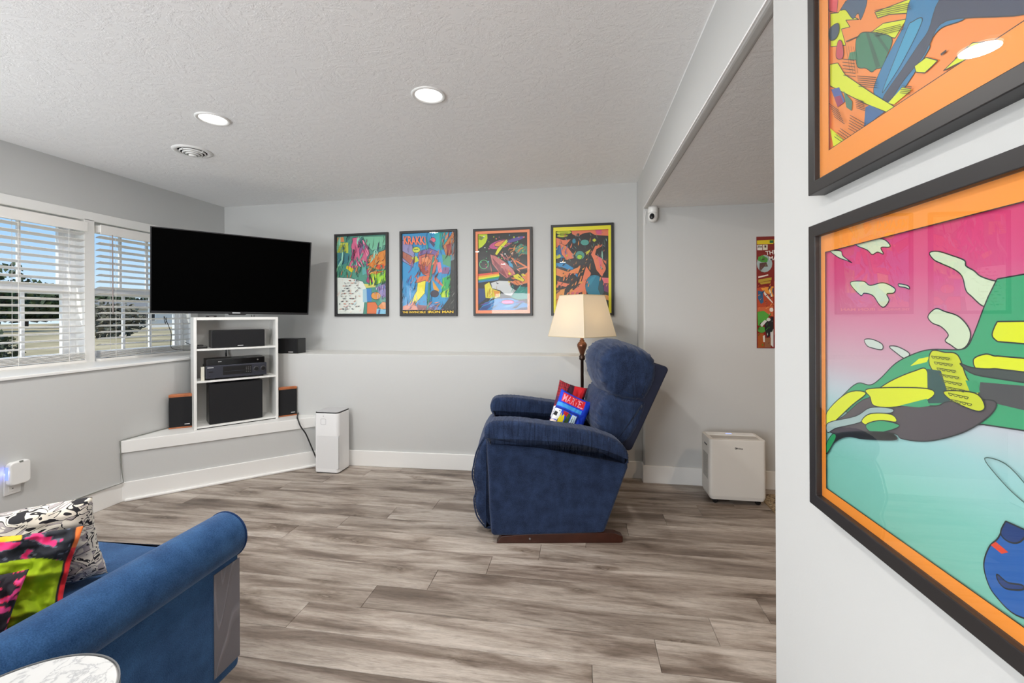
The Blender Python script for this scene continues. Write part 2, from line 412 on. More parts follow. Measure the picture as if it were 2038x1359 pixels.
# baseboards
def base(name, p0, p1, h=.133, t=.016, shoe=False, parent=None):
    a, b = Vector((*p0, 0)), Vector((*p1, 0)); d = (b-a); L = d.length
    mb = MB().box(0, L, 0, t, 0, h)
    if shoe: mb.box(0, L, -.016, 0, 0, .02)
    M = Matrix.Translation(a) @ Matrix.Rotation(math.atan2(d.y, d.x), 4, 'Z')
    return struct(mb.xf(M).build(name, M_TRIM, bevel=.003, parent=parent))
base('baseboard_left', (-3.184, -3.1), (-3.184, 2.6))            # offset to the +X side
base('baseboard_back', (XR-.0, yl(XR)), (-2.2, yl(-2.2)))
base('baseboard_pier', (XR, 3.463), (XR, yl(XR)-.0), t=.012)
base('baseboard_bay', (3.0, 3.478), (XR-.012, 3.478))
base('baseboard_right', (XR-.0, 1.19), (XR-.0, -3.1), t=.016)

# corner platform
A2, B2 = Vector((-3.2, 2.584)), Vector((-2.19, 3.528))
dp = (B2-A2).normalized(); dn = Vector((dp.y, -dp.x))
plat = MB().prism([tuple(A2), tuple(B2), (-2.19, 3.6), (-3.25, 3.6), (-3.25, 2.584)], 0, .34).build('wall_corner_platform', M_WALL)
struct(plat)
o = dn*.012
struct(MB().prism([tuple(A2+o-dp*.0), tuple(B2+o+dp*.0), (-2.185, 3.6), (-3.23, 3.6), (-3.23, 2.57)], .34, .425).build('trim_2', M_TRIM, bevel=.003), 'white board capping the corner platform')
base('baseboard_platform', tuple(B2), tuple(A2), shoe=False)
sh = MB().box(0, (B2-A2).length-.02, 0, .034, 0, .018).xf(Matrix.Translation((*B2, 0)) @ Matrix.Rotation(math.atan2(-dp.y, -dp.x), 4, 'Z'))
struct(sh.build('trim_3', M_TRIM, bevel=.006), 'white shoe moulding along the platform')

# windows in the left wall
def casing():
    mb = MB(); x0, x1 = -3.652, -3.628
    mb.box(x0, x1, 1.79, 3.64, 2.02, 2.088); mb.box(x0, x1, 3.56, 3.64, LED, 2.02); mb.box(x0, x1, 1.79, 1.87, LED, 2.02)
    return mb
struct(casing().build('trim_4', M_TRIM, bevel=.003), 'white casing around the double window')
struct(MB().box(-3.80, -3.628, 2.676, 2.746, LED, 2.03).build('trim_5', M_TRIM, bevel=.003), 'white mullion post between the two windows')
def window(n, y0, y1):
    wn = bpy.data.objects.new('window_%d' % n, None); COL.objects.link(wn); wn.location = (-3.74, (y0+y1)/2, LED); wn['kind'] = 'structure'
    h = WZ1-LED; W = (y1-y0)/2
    fr = MB()
    for a, b, c, d in ((-W, -W+.03, 0, h), (W-.03, W, 0, h), (-W+.03, W-.03, 0, .03), (-W+.03, W-.03, h-.03, h)): fr.box(-.05, .03, a, b, c, d)
    fr.build('window_frame', M_VINYL, wn, bevel=.002)
    zm = 1.49-LED; s = .042
    for nm, z0, z1, x in (('upper_sash', zm-.025, h-.03, -.03), ('lower_sash', .03, zm+.03, .0)):
        sb = MB(); a0, a1 = -W+.03, W-.03
        for a, b, c, d in ((a0, a0+s, z0, z1), (a1-s, a1, z0, z1), (a0+s, a1-s, z0, z0+s), (a0+s, a1-s, z1-s, z1)): sb.box(x-.014, x+.014, a, b, c, d)
        so = sb.build(nm, M_VINYL, wn, bevel=.002)
        g0, g1 = a0+s, a1-s
        for i in (1, 2):
            ym = g0+(g1-g0)*i/3; MB().box(x-.008, x+.008, ym-.009, ym+.009, z0+s, z1-s).build('muntin', M_VINYL, so)
        zc = (z0+z1)/2
        MB().box(x-.002, x+.002, g0, g1, z0+s, z1-s).build('pane', M_PANE, so)
window(1, 1.87, 2.676); window(2, 2.746, 3.56)
window(3, -1.35, -.22); window(4, -.22, .92)

# blinds
slat_me = None
def blind(y0, y1, label, wand):
    global slat_me
    t = empty('window_blind', label, 'blind', (-3.62, (y0+y1)/2, LED)); W = (y1-y0)/2-.012
    MB().box(-.03, .03, -W, W, .978, 1.032).box(.03, .036, -W-.004, W+.004, .965, 1.036).build('headrail', M_SLAT, t, bevel=.002)
    zs = [.966-.0483*i-.02 for i in range(18)]+[.022+.0085*i for i in range(1, 7)]
    for i, z in enumerate(zs):
        if slat_me is None:
            n = 6; v = []; f = []
            for yy in (-W, W):
                for k in range(n+1):
                    a = -.025+.05*k/n; c = .0022*(1-(a/.025)**2); v += [(a, yy, c+.0012), (a, yy, c-.0012)]
            m_ = 2*(n+1)
            for k in range(n): f += [(2*k, 2*k+2, m_+2*k+2, m_+2*k), (2*k+1, m_+2*k+1, m_+2*k+3, 2*k+3)]
            f += [(0, m_, m_+1, 1), (2*n, 2*n+1, m_+2*n+1, m_+2*n)]
            f += [(0, 1, 3, 2)]
            s = MB().add(v, f).build('slat', M_SLAT, t, smooth=False); slat_me = s
        else:
            s = slat_me.copy(); COL.objects.link(s); s.parent = t
        s.location = (0, 0, z); s.rotation_euler = (0, R(-15 if i < 18 else 0), 0)
    MB().box(-.026, .026, -W, W, .001, .021).build('bottom_rail', M_SLAT, t, bevel=.003)
    for yy in (-W*.72, 0, W*.72):
        for xx in (-.026, .026): MB().box(xx-.0006, xx+.0006, yy-.0012, yy+.0012, .02, .98).build('ladder_cord', M_SLAT, t)
    if wand:
        MB().tube([(.045, wand-(y0+y1)/2, .97), (.047, wand-(y0+y1)/2, .36)], .004, 8).build('wand', simple('clear_grey_wand', (150, 140, 138), .3), t)
blind(1.87, 2.676, 'white slatted blind over the left window, further from the television', None)
blind(2.746, 3.56, 'white slatted blind with tilt wand over the window partly behind the television', 2.83)
# ---------------------------------------------------------------- outdoors seen through the windows
def lawn_mat():
    q = NT('dry_lawn'); p = q.prin((.2, .2, .1), .9)
    q.l(q.ramp(q.noise(.5, 6), [(.3, lin('6E6444')), (.5, lin('9A8A66')), (.7, lin('B8A684'))]), p.inputs['Base Color']); return q.m
struct(MB().box(-60, -3.95, -30, 60, .3, .55).build('ground_lawn', lawn_mat()))
def leaf_mat(name, a, b):
    q = NT(name); p = q.prin(lin(a), .8); q.l(q.ramp(q.noise(3, 4), [(.35, lin(a)), (.65, lin(b))]), p.inputs['Base Color']); return q.m
M_LEAF = leaf_mat('dark_leaves', (24, 34, 22), (74, 92, 50)); M_LEAF2 = leaf_mat('grey_twigs', (70, 66, 58), (126, 122, 98)); M_BARK = simple('bark', (70, 60, 50), .9)
def tree(name, x, y, h, r, zc, n, mat, label, seed, trunk=.12):
    rg = random.Random(seed); t = empty(name, label, 'tree' if name == 'tree' else 'shrub', (x, y, .54))
    f = MB()
    for i in range(n):
        u = rg.uniform(-1, 1); a = rg.uniform(0, 2*math.pi); q = rg.random()**.4
        c = Vector((math.sqrt(1-u*u)*math.cos(a)*r*q, math.sqrt(1-u*u)*math.sin(a)*r*q, zc+u*r*q*h))
        c *= 1+.2*mnoise.noise(c*1.3); s = rg.uniform(.05, .13)*r/1.2
        d1 = Vector((rg.uniform(-1, 1), rg.uniform(-1, 1), rg.uniform(-1, 1))).normalized()*s; d2 = d1.orthogonal().normalized()*s*.6
        f.add([c-d1, c+d2, c+d1, c-d2], [(0, 1, 2, 3)])
    fo = f.build('foliage', mat, t, fix=False); fo['kind'] = 'stuff'
    pts = [(0, 0, 0), (.03*r, 0, zc*.5), (0, .05*r, zc)]
    MB().tube(pts, [trunk, trunk*.8, trunk*.4], 8).build('trunk', M_BARK, t)
    for i in range(5):
        a = i*1.3; MB().tube([(0, 0, zc*.6), (math.cos(a)*r*.4, math.sin(a)*r*.4, zc*.9), (math.cos(a)*r*.8, math.sin(a)*r*.8, zc+r*h*.4)], [trunk*.4, trunk*.3, .02], 6).build('branch', M_BARK, t)
tree('tree', -29.5, 17.4, .75, 2.0, 1.9, 1100, M_LEAF, 'sparse tall dark tree behind the left window, nearest the left edge', 1, .16)
tree('tree', -37.0, 23.7, .42, 2.9, 1.7, 3200, M_LEAF, 'broad dark tree mass behind the middle of the left window', 2, .2)
tree('tree', -46.5, 34.6, .36, 3.7, 1.8, 3200, M_LEAF, 'low dark tree mass beside the post between the windows', 3, .2)
tree('tree', -50.0, 46.2, .36, 3.9, 2.0, 3000, M_LEAF, 'low dark tree on the skyline behind the house', 4, .2)
tree('shrub', -16.8, 13.2, .62, 1.05, .62, 1500, M_LEAF2, 'grey twiggy shrub behind the right window', 5, .03)
tree('shrub', -8.2, 4.6, .75, .55, .25, 1400, M_LEAF, 'dark low shrub just outside the left window', 6, .03)
h = empty('house', 'white neighbouring house with grey roof beyond the lawn', 'house', (-30.5, 27.0, .54), R(38))
MB().box(-3, 3, -2, 2, 0, 1.35).build('wall', simple('white_siding', (225, 225, 222), .8), h)
MB().prism([(-2.3, 1.3), (2.3, 1.3), (0, 1.95)], -3.3, 3.3, axis='x').build('roof', simple('grey_shingle', (110, 108, 106), .9), h)
for xx in (-1.8, 0, 1.8):
    wf = MB().box(xx-.45, xx+.45, -2.06, -2.0, .45, 1.1).build('window', M_VINYL, h); MB().box(xx-.38, xx+.38, -2.08, -2.06, .5, 1.05).build('pane', M_BLACKP, wf)

# ---------------------------------------------------------------- ceiling fixtures
M_LENS = emis('lamp_lens', (1, .985, .96), 3.0)
def downlight(x, y, z, label, e, col=(1, .97, .93)):
    t = empty('recessed_light', label, 'ceiling light', (x, y, z), group=None)
    MB().lathe([(.088, 0), (.088, -.004), (.080, -.007), (.070, -.004), (.068, .0)], 40, caps=False).build('trim_ring', M_WHITE, t, smooth=True)
    MB().lathe([(0, -.0006), (.068, -.0006)], 40).build('lens', M_LENS, t)
    l = light('bulb_light', 'AREA', (0, 0, -.012), e, col, .13); l.parent = t
    return t
downlight(-.766, 2.134, CH, 'round white recessed light nearer the lowered ceiling', DL)
downlight(-2.077, 2.187, CH, 'round white recessed light above the room, nearer the air vent', DL)
downlight(-.766, .35, CH, 'added unseen recessed light overhead near the picture wall, before the camera', DL*.35)  # unseen ceiling fill lamps added here and on the lines below
downlight(-2.077, .35, CH, 'added unseen recessed light overhead above the sofa', DL)
downlight(-.766, -1.6, CH, 'added unseen recessed light behind the camera, near the picture wall', DL)
downlight(-2.077, -1.6, CH, 'added unseen recessed light behind the camera, near the windows', DL)
downlight(1.7, 2.0, CD, 'added unseen recessed light warming the bay from its lowered ceiling', DB, (1, .72, .48))  # lamp added out of sight to put warm light into the bay
t = empty('air_vent', 'round white ceiling vent with concentric rings', 'vent', (-2.62, 2.592, CH))
MB().lathe([(.118, 0), (.116, -.006), (.100, -.010), (.086, -.006), (.084, 0)], 40, caps=False).build('outer_ring', M_WHITE, t, smooth=True)
MB().lathe([(0, -.0008), (.084, -.0008)], 32).build('duct_opening', simple('dark_duct', (40, 40, 40), .9), t)
for r0, z0 in ((.076, -.010), (.058, -.016), (.040, -.022)):
    MB().lathe([(r0, z0+.004), (r0+.001, z0-.001), (r0-.006, z0-.006), (r0-.007, z0-.004), (r0-.001, z0+.004)], 32, caps=False).build('ring', M_WHITE, t, smooth=True)
MB().lathe([(0, -.036), (.022, -.034), (.024, -.024), (0, -.024)], 24).build('centre_disc', M_WHITE, t, smooth=True)
MB().box(-.08, .08, -.003, .003, -.016, -.004).box(-.003, .003, -.08, .08, -.016, -.004).build('spider', M_WHITE, t)
# dome camera at the corner of the lowered ceiling
t = empty('security_camera', 'small white dome security camera with black lens under the lowered ceiling', 'camera', (.548, 3.425, CD))
MB().lathe([(.034, 0), (.036, -.02), (.036, -.045), (.033, -.05)], 28).build('mount', M_WHITE, t, smooth=True)
MB().lathe([(.036, -.045), (.036, -.08), (.030, -.10), (.018, -.112), (0, -.116)], 28).build('dome', M_WHITE, t, smooth=True)
ln = MB().lathe([(0, .006), (.016, .005), (.018, 0), (0, 0)], 20)
ln.v = [(a, b*1.35, c) for a, b, c in ln.v]
lo = ln.build('lens', M_BLACKP, t, smooth=True); lo.rotation_euler = (R(78), 0, R(-22)); lo.location = (-.012, -.034, -.078)
MB().tube([(-.045, .04, -.02), (-.05, .045, -.06), (-.048, .05, -.12)], .002, 6).build('cable', M_WHITE, t)

# ---------------------------------------------------------------- television
P = [Vector(p) for p in ((-3.151, 2.762, 1.976), (-2.367, 3.547, 1.958), (-2.447, 3.603, 1.307), (-3.232, 2.818, 1.325))]
cx = ((P[1]-P[0])+(P[2]-P[3])).normalized(); cy_ = ((P[0]-P[3])+(P[1]-P[2])); cy_ = (cy_-cx*cy_.dot(cx)).normalized(); cz = cx.cross(cy_)
ctr = sum(P, Vector())/4; W2, H2 = .555, .327
Mt = Matrix.Translation(ctr) @ Matrix([[cx.x, cy_.x, cz.x, 0], [cx.y, cy_.y, cz.y, 0], [cx.z, cy_.z, cz.z, 0], [0, 0, 0, 1]])
t = empty('television', 'large black flat television tilted forward on a wall arm in the corner', 'television'); t.matrix_world = Mt
M_BEZ = simple('grey_black_bezel', (46, 46, 48), .3, .4)
fr = MB()
for a, b, c, d in ((-W2, -W2+.008, -H2, H2), (W2-.008, W2, -H2, H2), (-W2+.008, W2-.008, H2-.008, H2), (-W2+.008, W2-.008, -H2, -H2+.018)): fr.box(a, b, c, d, -.03, 0)
fr.build('bezel', M_BEZ, t, bevel=.001)
MB().box(-W2+.008, W2-.008, -H2+.018, H2-.008, -.028, -.003).build('screen', M_SCREEN, t)
MB().box(-W2+.004, W2-.004, -H2+.004, H2-.004, -.045, -.03).box(-.3, .3, -.25, .12, -.075, -.045).build('back_cover', M_BLACKP, t, bevel=.004)
MB().box(-.028, .028, -H2+.006, -H2+.013, 0, .001).build('logo', emis('pale_logo', (.8, .8, .8), .8), t)['label'] = 'pale brand mark on lower bezel'
MB().prism([(-.05, -H2-.009), (.06, -H2-.009), (.075, -H2), (-.06, -H2)], -.02, -.002).build('sensor_strip', M_BLACKP, t)
ar = MB().box(-.1, .1, -.1, .1, -.09, -.075).box(-.03, .03, -.03, .03, -.34, -.09); ar.tube([(0, 0, -.34), (.12, .01, -.52), (.0, .02, -.62)], .02, 8)
ar.build('mount_arm', M_BLACKP, t)

# ---------------------------------------------------------------- corner bookcase and equipment (local frame of the unit)
SA = Vector((-2.926, 2.896, .4255)); SR = R(50.18)
def sl(x, y, z): return SA + Matrix.Rotation(SR, 3, 'Z') @ Vector((x, y, z))
t = empty('bookcase', 'narrow white open bookcase standing on the corner platform below the television', 'bookcase', SA, SR)
D = .235
MB().box(0, .019, 0, D, 0, .867).build('side_panel', M_SHELF, t, bevel=.001)
MB().box(.565, .584, 0, D, 0, .867).build('side_panel', M_SHELF, t, bevel=.001)
MB().box(.019, .565, .004, D, .845, .867).build('top_panel', M_SHELF, t, bevel=.001)
MB().box(.019, .565, .004, D, .008, .022).build('bottom_panel', M_SHELF, t, bevel=.001)
for z in (.358, .607): MB().box(.019, .565, .004, D, z, z+.015).build('shelf', M_SHELF, t, bevel=.001)
MB().box(.019, .565, D-.006, D-.001, .008, .845).build('back_panel', M_SHELF, t)
MB().box(.019, .565, .02, .03, 0, .008).build('plinth', M_BLACKP, t)
def logo(parent, x0, x1, z0, z1, y):
    o = MB().box(x0, x1, y-.0015, y, z0, z1).build('logo', simple('silver_mark', (205, 205, 205), .3), parent); return o
def boxthing(name, label, cat, x, y, z, w, d, h, mat, body='cabinet', bev=.004, rz=0):
    t = empty(name, label, cat, sl(x, y, z), SR+rz); MB().box(0, w, .012, d, 0, h).build(body, mat, t, bevel=bev); return t
t = boxthing('centre_speaker', 'wide black centre speaker on the top shelf of the white bookcase', 'speaker', .116, .02, .6225, .373, .17, .141, M_BLACKP)
MB().box(.002, .371, 0, .012, .002, .139).build('grille', M_CLOTHB, t, bevel=.003); logo(t, .175, .215, .012, .018, 0)
t = boxthing('subwoofer', 'large black square subwoofer at the bottom of the bookcase', 'speaker', .100, .02, .0225, .37, .19, .320, M_BLACKP)
MB().box(.001, .369, 0, .012, .001, .319).build('grille', M_CLOTHB, t, bevel=.006)
M_RCV = simple('dark_grey_metal', (64, 66, 76), .35, .5)
t = empty('av_receiver', 'dark grey audio video receiver with two knobs on the middle shelf', 'receiver', sl(.076, .003, .3735), SR)
MB().box(0, .42, .012, .2, .012, .113).build('case', M_BLACKP, t, bevel=.002)
MB().box(0, .42, 0, .012, .012, .113).build('front_panel', M_RCV, t, bevel=.003)
MB().box(.112, .312, -.001, 0, .034, .100).build('display', M_BLACKP, t)
MB().box(.120, .262, -.0018, -.001, .060, .063).build('control_bar', M_RCV, t)
for i in range(3):
    for j in range(4): MB().box(.270+.014*i, .276+.014*i, -.002, -.001, .046+.012*j, .050+.012*j).build('button', M_STEEL, t)
for xk in (.343, .394):
    kb = MB().lathe([(0, .012), (.014, .012), (.017, .010), (.018, 0)], 24).build('knob', M_BLACKP, t, smooth=False); kb.rotation_euler = (R(90), 0, 0); kb.location = (xk, 0, .066)
    rg = MB().lathe([(.018, .003), (.0195, .003), (.0195, 0), (.018, 0)], 24).build('knob_ring', M_STEEL, kb)
MB().box(.018, .048, -.0015, 0, .060, .068).build('power_button', M_BLACKP, t); MB().box(.016, .030, -.0015, 0, .030, .034).build('jack_cover', M_BLACKP, t)
logo(t, .010, .050, .095, .101, 0)
for xx in (.03, .37): MB().box(xx, xx+.03, .02, .05, 0, .012).build('foot', M_BLACKP, t)
t = boxthing('disc_player', 'slim black disc player lying on top of the receiver', 'disc player', .082, .012, .4868, .403, .19, .050, M_BLACKP, 'case', .003)
MB().box(.001, .402, 0, .012, .001, .049).build('front_panel', M_BLACKP, t, bevel=.002); logo(t, .075, .098, .026, .029, 0)
MB().box(.008, .395, -.0006, 0, .004, .046).build('fascia', simple('gloss_black', (10, 10, 12), .12), t)
kb = MB().lathe([(0, .004), (.006, .004), (.007, 0)], 16).build('button', M_STEEL, t); kb.rotation_euler = (R(90), 0, 0); kb.location = (.35, 0, .028)
t = boxthing('remote_box', 'small black box at the left end of the top shelf', 'box', .022, .03, .6225, .07, .09, .018, M_BLACKP, 'case'); MB().box(.01, .045, .02, .08, .018, .03).build('upper_case', M_BLACKP, t, bevel=.002)
t = tag(MB().box(0, .022, 0, .03, 0, .105).xf(Matrix.Translation(sl(.048, .03, .3738)) @ Matrix.Rotation(SR, 4, 'Z')).build('card', simple('cream_card', (222, 220, 205), .7)), 'cream card standing at the left of the receiver', 'card')
tag(MB().tube([sl(.235, .19, .54), sl(.235, .20, .57), sl(.235, .20, .605)], .006, 8).build('cable', M_BLACKP), 'black cable rising behind the disc player', 'cable')
# adapter and stub feet on the bookcase top
t = empty('cable_box', 'small flat black box on top of the bookcase under the television', 'box', sl(.09, .10, .868), SR)
MB().box(0, .07, 0, .05, 0, .012).build('case', M_BLACKP, t, bevel=.002); MB().box(.02, .05, -.001, 0, .004, .008).build('status_window', M_STEEL, t)
tag(MB().box(.40, .404, .08, .084, .868, .886).box(.418, .422, .08, .084, .868, .886).xf(Matrix.Translation(SA) @ Matrix.Rotation(SR, 4, 'Z')).build('cable_pins', M_BLACKP), 'two thin black pins standing on the bookcase top', 'pins')

def satellite(label, pts, h0, h):
    """trapezoid cabinet with wooden caps; pts: FL, FR, BR, BL (ground plan)"""
    c = Vector((sum(p[0] for p in pts)/4, sum(p[1] for p in pts)/4, h0)); q = [(p[0]-c.x, p[1]-c.y) for p in pts]
    t = empty('bookshelf_speaker', label, 'speaker', c)
    MB().prism(q, .012, h-.02).build('cabinet', M_BLACKP, t, bevel=.002)
    def cap(z0, z1, nm): MB().prism([(a*1.03, b*1.03) for a, b in q], z0, z1).build(nm, M_CHERRY, t, bevel=.003)['label'] = 'cherry wood cap'
    cap(0, .012, 'bottom_cap'); cap(h-.022, h, 'top_cap')
    a, b = Vector(q[0]), Vector(q[1]); d = (b-a).normalized(); n = Vector((d.y, -d.x))
    L = (b-a).length; M = Matrix.Translation((a.x, a.y, 0)) @ Matrix.Rotation(math.atan2(d.y, d.x), 4, 'Z')
    MB().box(.004, L-.004, -.006, .001, .014, h-.024).xf(M).build('grille', M_CLOTHB, t, bevel=.003)
    MB().box(L*.66, L*.88, -.008, -.006, .028, .034).xf(M).build('logo', simple('silver_mark', (205, 205, 205), .3), t)
satellite('cherry-capped black speaker on the platform, left of the bookcase', [(-3.152, 2.898), (-3.032, 2.990), (-3.085, 3.018), (-3.180, 2.950)], .4258, .265)
satellite('cherry-capped black speaker on the platform, right of the bookcase', [(-2.574, 3.377), (-2.477, 3.483), (-2.510, 3.500), (-2.600, 3.410)], .4258, .255)
t = empty('ledge_speaker', 'small plain black speaker on the wall ledge right of the bookcase', 'speaker', (-2.60, 3.52, LED+.0005), R(2))
MB().box(-.10, .10, .012, .13, 0, .135).build('cabinet', M_BLACKP, t, bevel=.004); MB().box(-.098, .098, 0, .012, .002, .133).build('grille', M_CLOTHB, t, bevel=.003); logo(t, .015, .060, .012, .018, 0)
tag(MB().tube(crom([(-2.477, 3.505, .44), (-2.44, 3.44, .434), (-2.40, 3.38, .433), (-2.365, 3.335, .431), (-2.335, 3.33, .37), (-2.30, 3.35, .30), (-2.26, 3.36, .2), (-2.22, 3.38, .08), (-2.2, 3.40, .008)], 60, False), .0055, 8).build('speaker_cable', M_BLACKP), 'black cable running from the right speaker down over the platform edge', 'cable')
M_CORD = simple('grey_cord', (128, 130, 124), .6)
tag(MB().tube([(-3.178, 2.0, .139), (-3.178, 2.42, .1375), (-3.17, 2.575, .1375), (-3.192, 2.578, .25), (-3.192, 2.572, .43), (-3.186, 2.60, .432), (-3.192, 2.75, .430), (-3.19, 2.93, .430)], .0035, 6).build('speaker_wire', M_CORD), 'thin grey wire stapled along the baseboard and up the platform corner', 'wire')
tag(MB().tube(crom([(-3.30, 3.02, 1.29), (-3.40, 3.10, 1.24), (-3.52, 3.2, 1.30), (-3.56, 3.30, 1.15), (-3.54, 3.28, 1.03), (-3.50, 3.36, 1.0), (-3.42, 3.42, 1.01), (-3.48, 3.36, 1.07)], 50, False), .0025, 6).build('loose_cable', M_BLACKP), 'thin black cable looping in front of the right blind below the television', 'cable')

# ---------------------------------------------------------------- air purifier
def rrect(x0, x1, y0, y1, r, n=6):
    out = []
    for cx_, cy2, a0 in ((x1-r, y0+r, -90), (x1-r, y1-r, 0), (x0+r, y1-r, 90), (x0+r, y0+r, 180)):
        for i in range(n+1):
            a = R(a0+90*i/n); out.append((cx_+r*math.cos(a), cy2+r*math.sin(a)))
    return out
def perf_mat():
    q = NT('perforated_white_plastic'); p = q.prin(lin((226, 227, 228)), .4)
    t = q.n('ShaderNodeTexCoord'); v = q.n('ShaderNodeTexVoronoi'); v.inputs['Scale'].default_value = 150; v.inputs['Randomness'].default_value = 0; q.l(t.outputs['Object'], v.inputs['Vector'])
    c = q.ramp(v.outputs['Distance'], [(.28, (.35, .35, .36)), (.36, lin((228, 229, 230)))]); q.l(c, p.inputs['Base Color']); q.bump(p, c, .6, .002); return q.m
M_PERF = perf_mat()
t = empty('air_purifier', 'tall white air purifier with square outline on its front, standing by the platform', 'air purifier', (-2.075, 3.385, 0))
prof = rrect(-.108, .108, -.097, .092, .028)
MB().prism(prof, .008, .495).build('body', simple('gloss_white', (240, 241, 242), .25), t, bevel=.004, smooth=False)
MB().prism(rrect(-.101, .101, -.090, .085, .024), 0, .008).build('base', M_BLACKP, t)
MB().prism(rrect(-.106, .106, -.095, .090, .027), .495, .503).build('top_rim', M_BLACKP, t, bevel=.001)
MB().prism(rrect(-.100, .100, -.089, .084, .022), .503, .505).build('top_grille', simple('grey_mesh', (196, 196, 198), .5, bump=.8, bscale=700), t)
MB().prism(rrect(-.085, .1085, .04, .31, .01), -.0975, -.095, axis='y').build('front_grille', M_PERF, t)
MB().prism([(-.09, .04), (-.03, .04), (-.03, .31), (-.09, .31)], .1082, .1092, axis='x').build('side_grille', M_PERF, t)
for a, b, c, d in ((-.044, -.004, .446, .448), (-.044, -.004, .403, .405), (-.046, -.044, .405, .446), (-.004, -.002, .405, .446)):
    pass
rg = MB(); o1 = rrect(-.047, -.001, .402, .450, .009); o2 = rrect(-.0455, -.0025, .4035, .4485, .008); n_ = len(o1)
rg.add([(a, -.0982, b) for a, b in o1]+[(a, -.0982, b) for a, b in o2], [(i, (i+1) % n_, n_+(i+1) % n_, n_+i) for i in range(n_)])
rg.build('display_outline', simple('grey_line', (120, 120, 122), .5), t, fix=False)
MB().box(-.026, -.022, -.0982, -.097, .468, .476).build('indicator', M_CORD, t)

# ---------------------------------------------------------------- dehumidifier in the bay
t = empty('dehumidifier', 'low white portable dehumidifier on black castors against the bay wall', 'dehumidifier', (.868, 3.135, 0), R(0))
bp = rrect(0, .362, 0, .205, .022)
bd = MB(); n_ = len(bp); sh_ = lambda s, z: [((a-.18)*s+.18, (b-.1)*s+.1, z) for a, b in bp]
bd.add(sh_(.95, .036)+sh_(1, .060)+sh_(1, .438)+sh_(.985, .445), [(j*n_+i, j*n_+(i+1) % n_, (j+1)*n_+(i+1) % n_, (j+1)*n_+i) for j in range(3) for i in range(n_)]+[tuple(range(n_))[::-1], tuple(3*n_+i for i in range(n_))])
M_APP = simple('warm_white_plastic', (214, 211, 205), .45)
bd.build('body', M_APP, t, smooth=False)
MB().box(.03, .33, .03, .10, .445, .4465).build('top_grille', simple('grey_plastic', (176, 172, 166), .5), t); MB().box(.02, .34, .115, .185, .445, .449).build('control_panel', M_WHITE, t, bevel=.002)
MB().box(.15, .19, .14, .16, .449, .4495).build('display', emis('blue_display', (.35, .45, 1), 1.3), t)
MB().box(-.0012, 0, .04, .15, .16, .33).build('label_sticker', simple('grey_sticker', (170, 168, 162), .5, var=.25, bscale=400), t)
MB().box(-.0015, 0, .06, .12, .385, .395).build('handle_slot', M_BLACKP, t)
pr = Print(); pr.text('Midea', 0, 0, .046, .012, '2A2A2A', bold=.01); pr.text('C', -.006, -.001, .012, .014, '2A2A2A')
pr.build('lettering', M_INK, lambda a, b, d: (.168+a, -.0006-d, .383+b), t)
for xx, yy in ((.045, .04), (.32, .04), (.045, .165), (.32, .165)):
    cst = MB().lathe([(0, -.010), (.016, -.010), (.018, -.007), (.018, .007), (.016, .010), (0, .010)], 16).build('castor', M_BLACKP, t); cst.rotation_euler = (R(90), 0, 0); cst.location = (xx, yy, .018)
    MB().box(-.012, .012, -.005, .019, -.012, .012).build('fork', M_BLACKP, cst)

# rug
def rug_mat():
    q = NT('patterned_rug'); p = q.prin((.3, .25, .2), .95)
    q.l(q.ramp(q.noise(26, 3, .6, 2), [(.36, lin('54483E')), (.46, lin('B3A080')), (.52, lin('8A7358')), (.60, lin('D2C6A6'))], 'CONSTANT'), p.inputs['Base Color']); return q.m
t = empty('rug', 'patterned brown and cream rug beside the dehumidifier', 'rug', (1.255, 2.35, 0))
MB().box(0, 1.3, 0, 1.0, .0005, .008).build('pile', rug_mat(), t); MB().box(-.008, 0, -.008, 1.008, .0005, .007).box(0, 1.3, -.008, 0, .0005, .007).box(0, 1.3, 1.0, 1.008, .0005, .007).build('border', simple('tan_binding', (150, 128, 98), .9), t)

# outlet + plug-in unit
t = empty('wall_outlet', 'white wall outlet low on the left wall under the plug-in unit', 'outlet', (-3.2, 1.99, .36))
MB().box(0, .006, -.037, .037, -.065, .06).build('cover_plate', M_WHITE, t, bevel=.002)
MB().box(.006, .008, -.017, .017, -.048, -.018).build('socket', M_WHITE, t); MB().box(.008, .0085, -.002, .002, -.036, -.030).build('screw', M_BLACKP, t)
t = empty('plug_in_unit', 'white rounded plug-in unit glowing blue at its left edge', 'plug-in device', (-3.19, 2.003, .415))
MB().prism(rrect(-.047, .047, -.066, .066, .02), .0, .035, axis='x').build('shell', M_WHITE, t, bevel=.008, seg=3)
MB().prism(rrect(-.041, .041, -.060, .060, .018), -.008, 0, axis='x').build('back', M_WHITE, t)
MB().box(.002, .02, -.0485, -.047, -.03, .04).build('led_strip', emis('blue_led', (.12, .16, 1), 3), t); MB().box(.03, .0365, -.006, .010, .058, .0662).build('sensor', M_CORD, t)
l = light('led_glow', 'POINT', (.012, -.055, .01), .06, (.2, .25, 1), radius=.01); l.parent = t
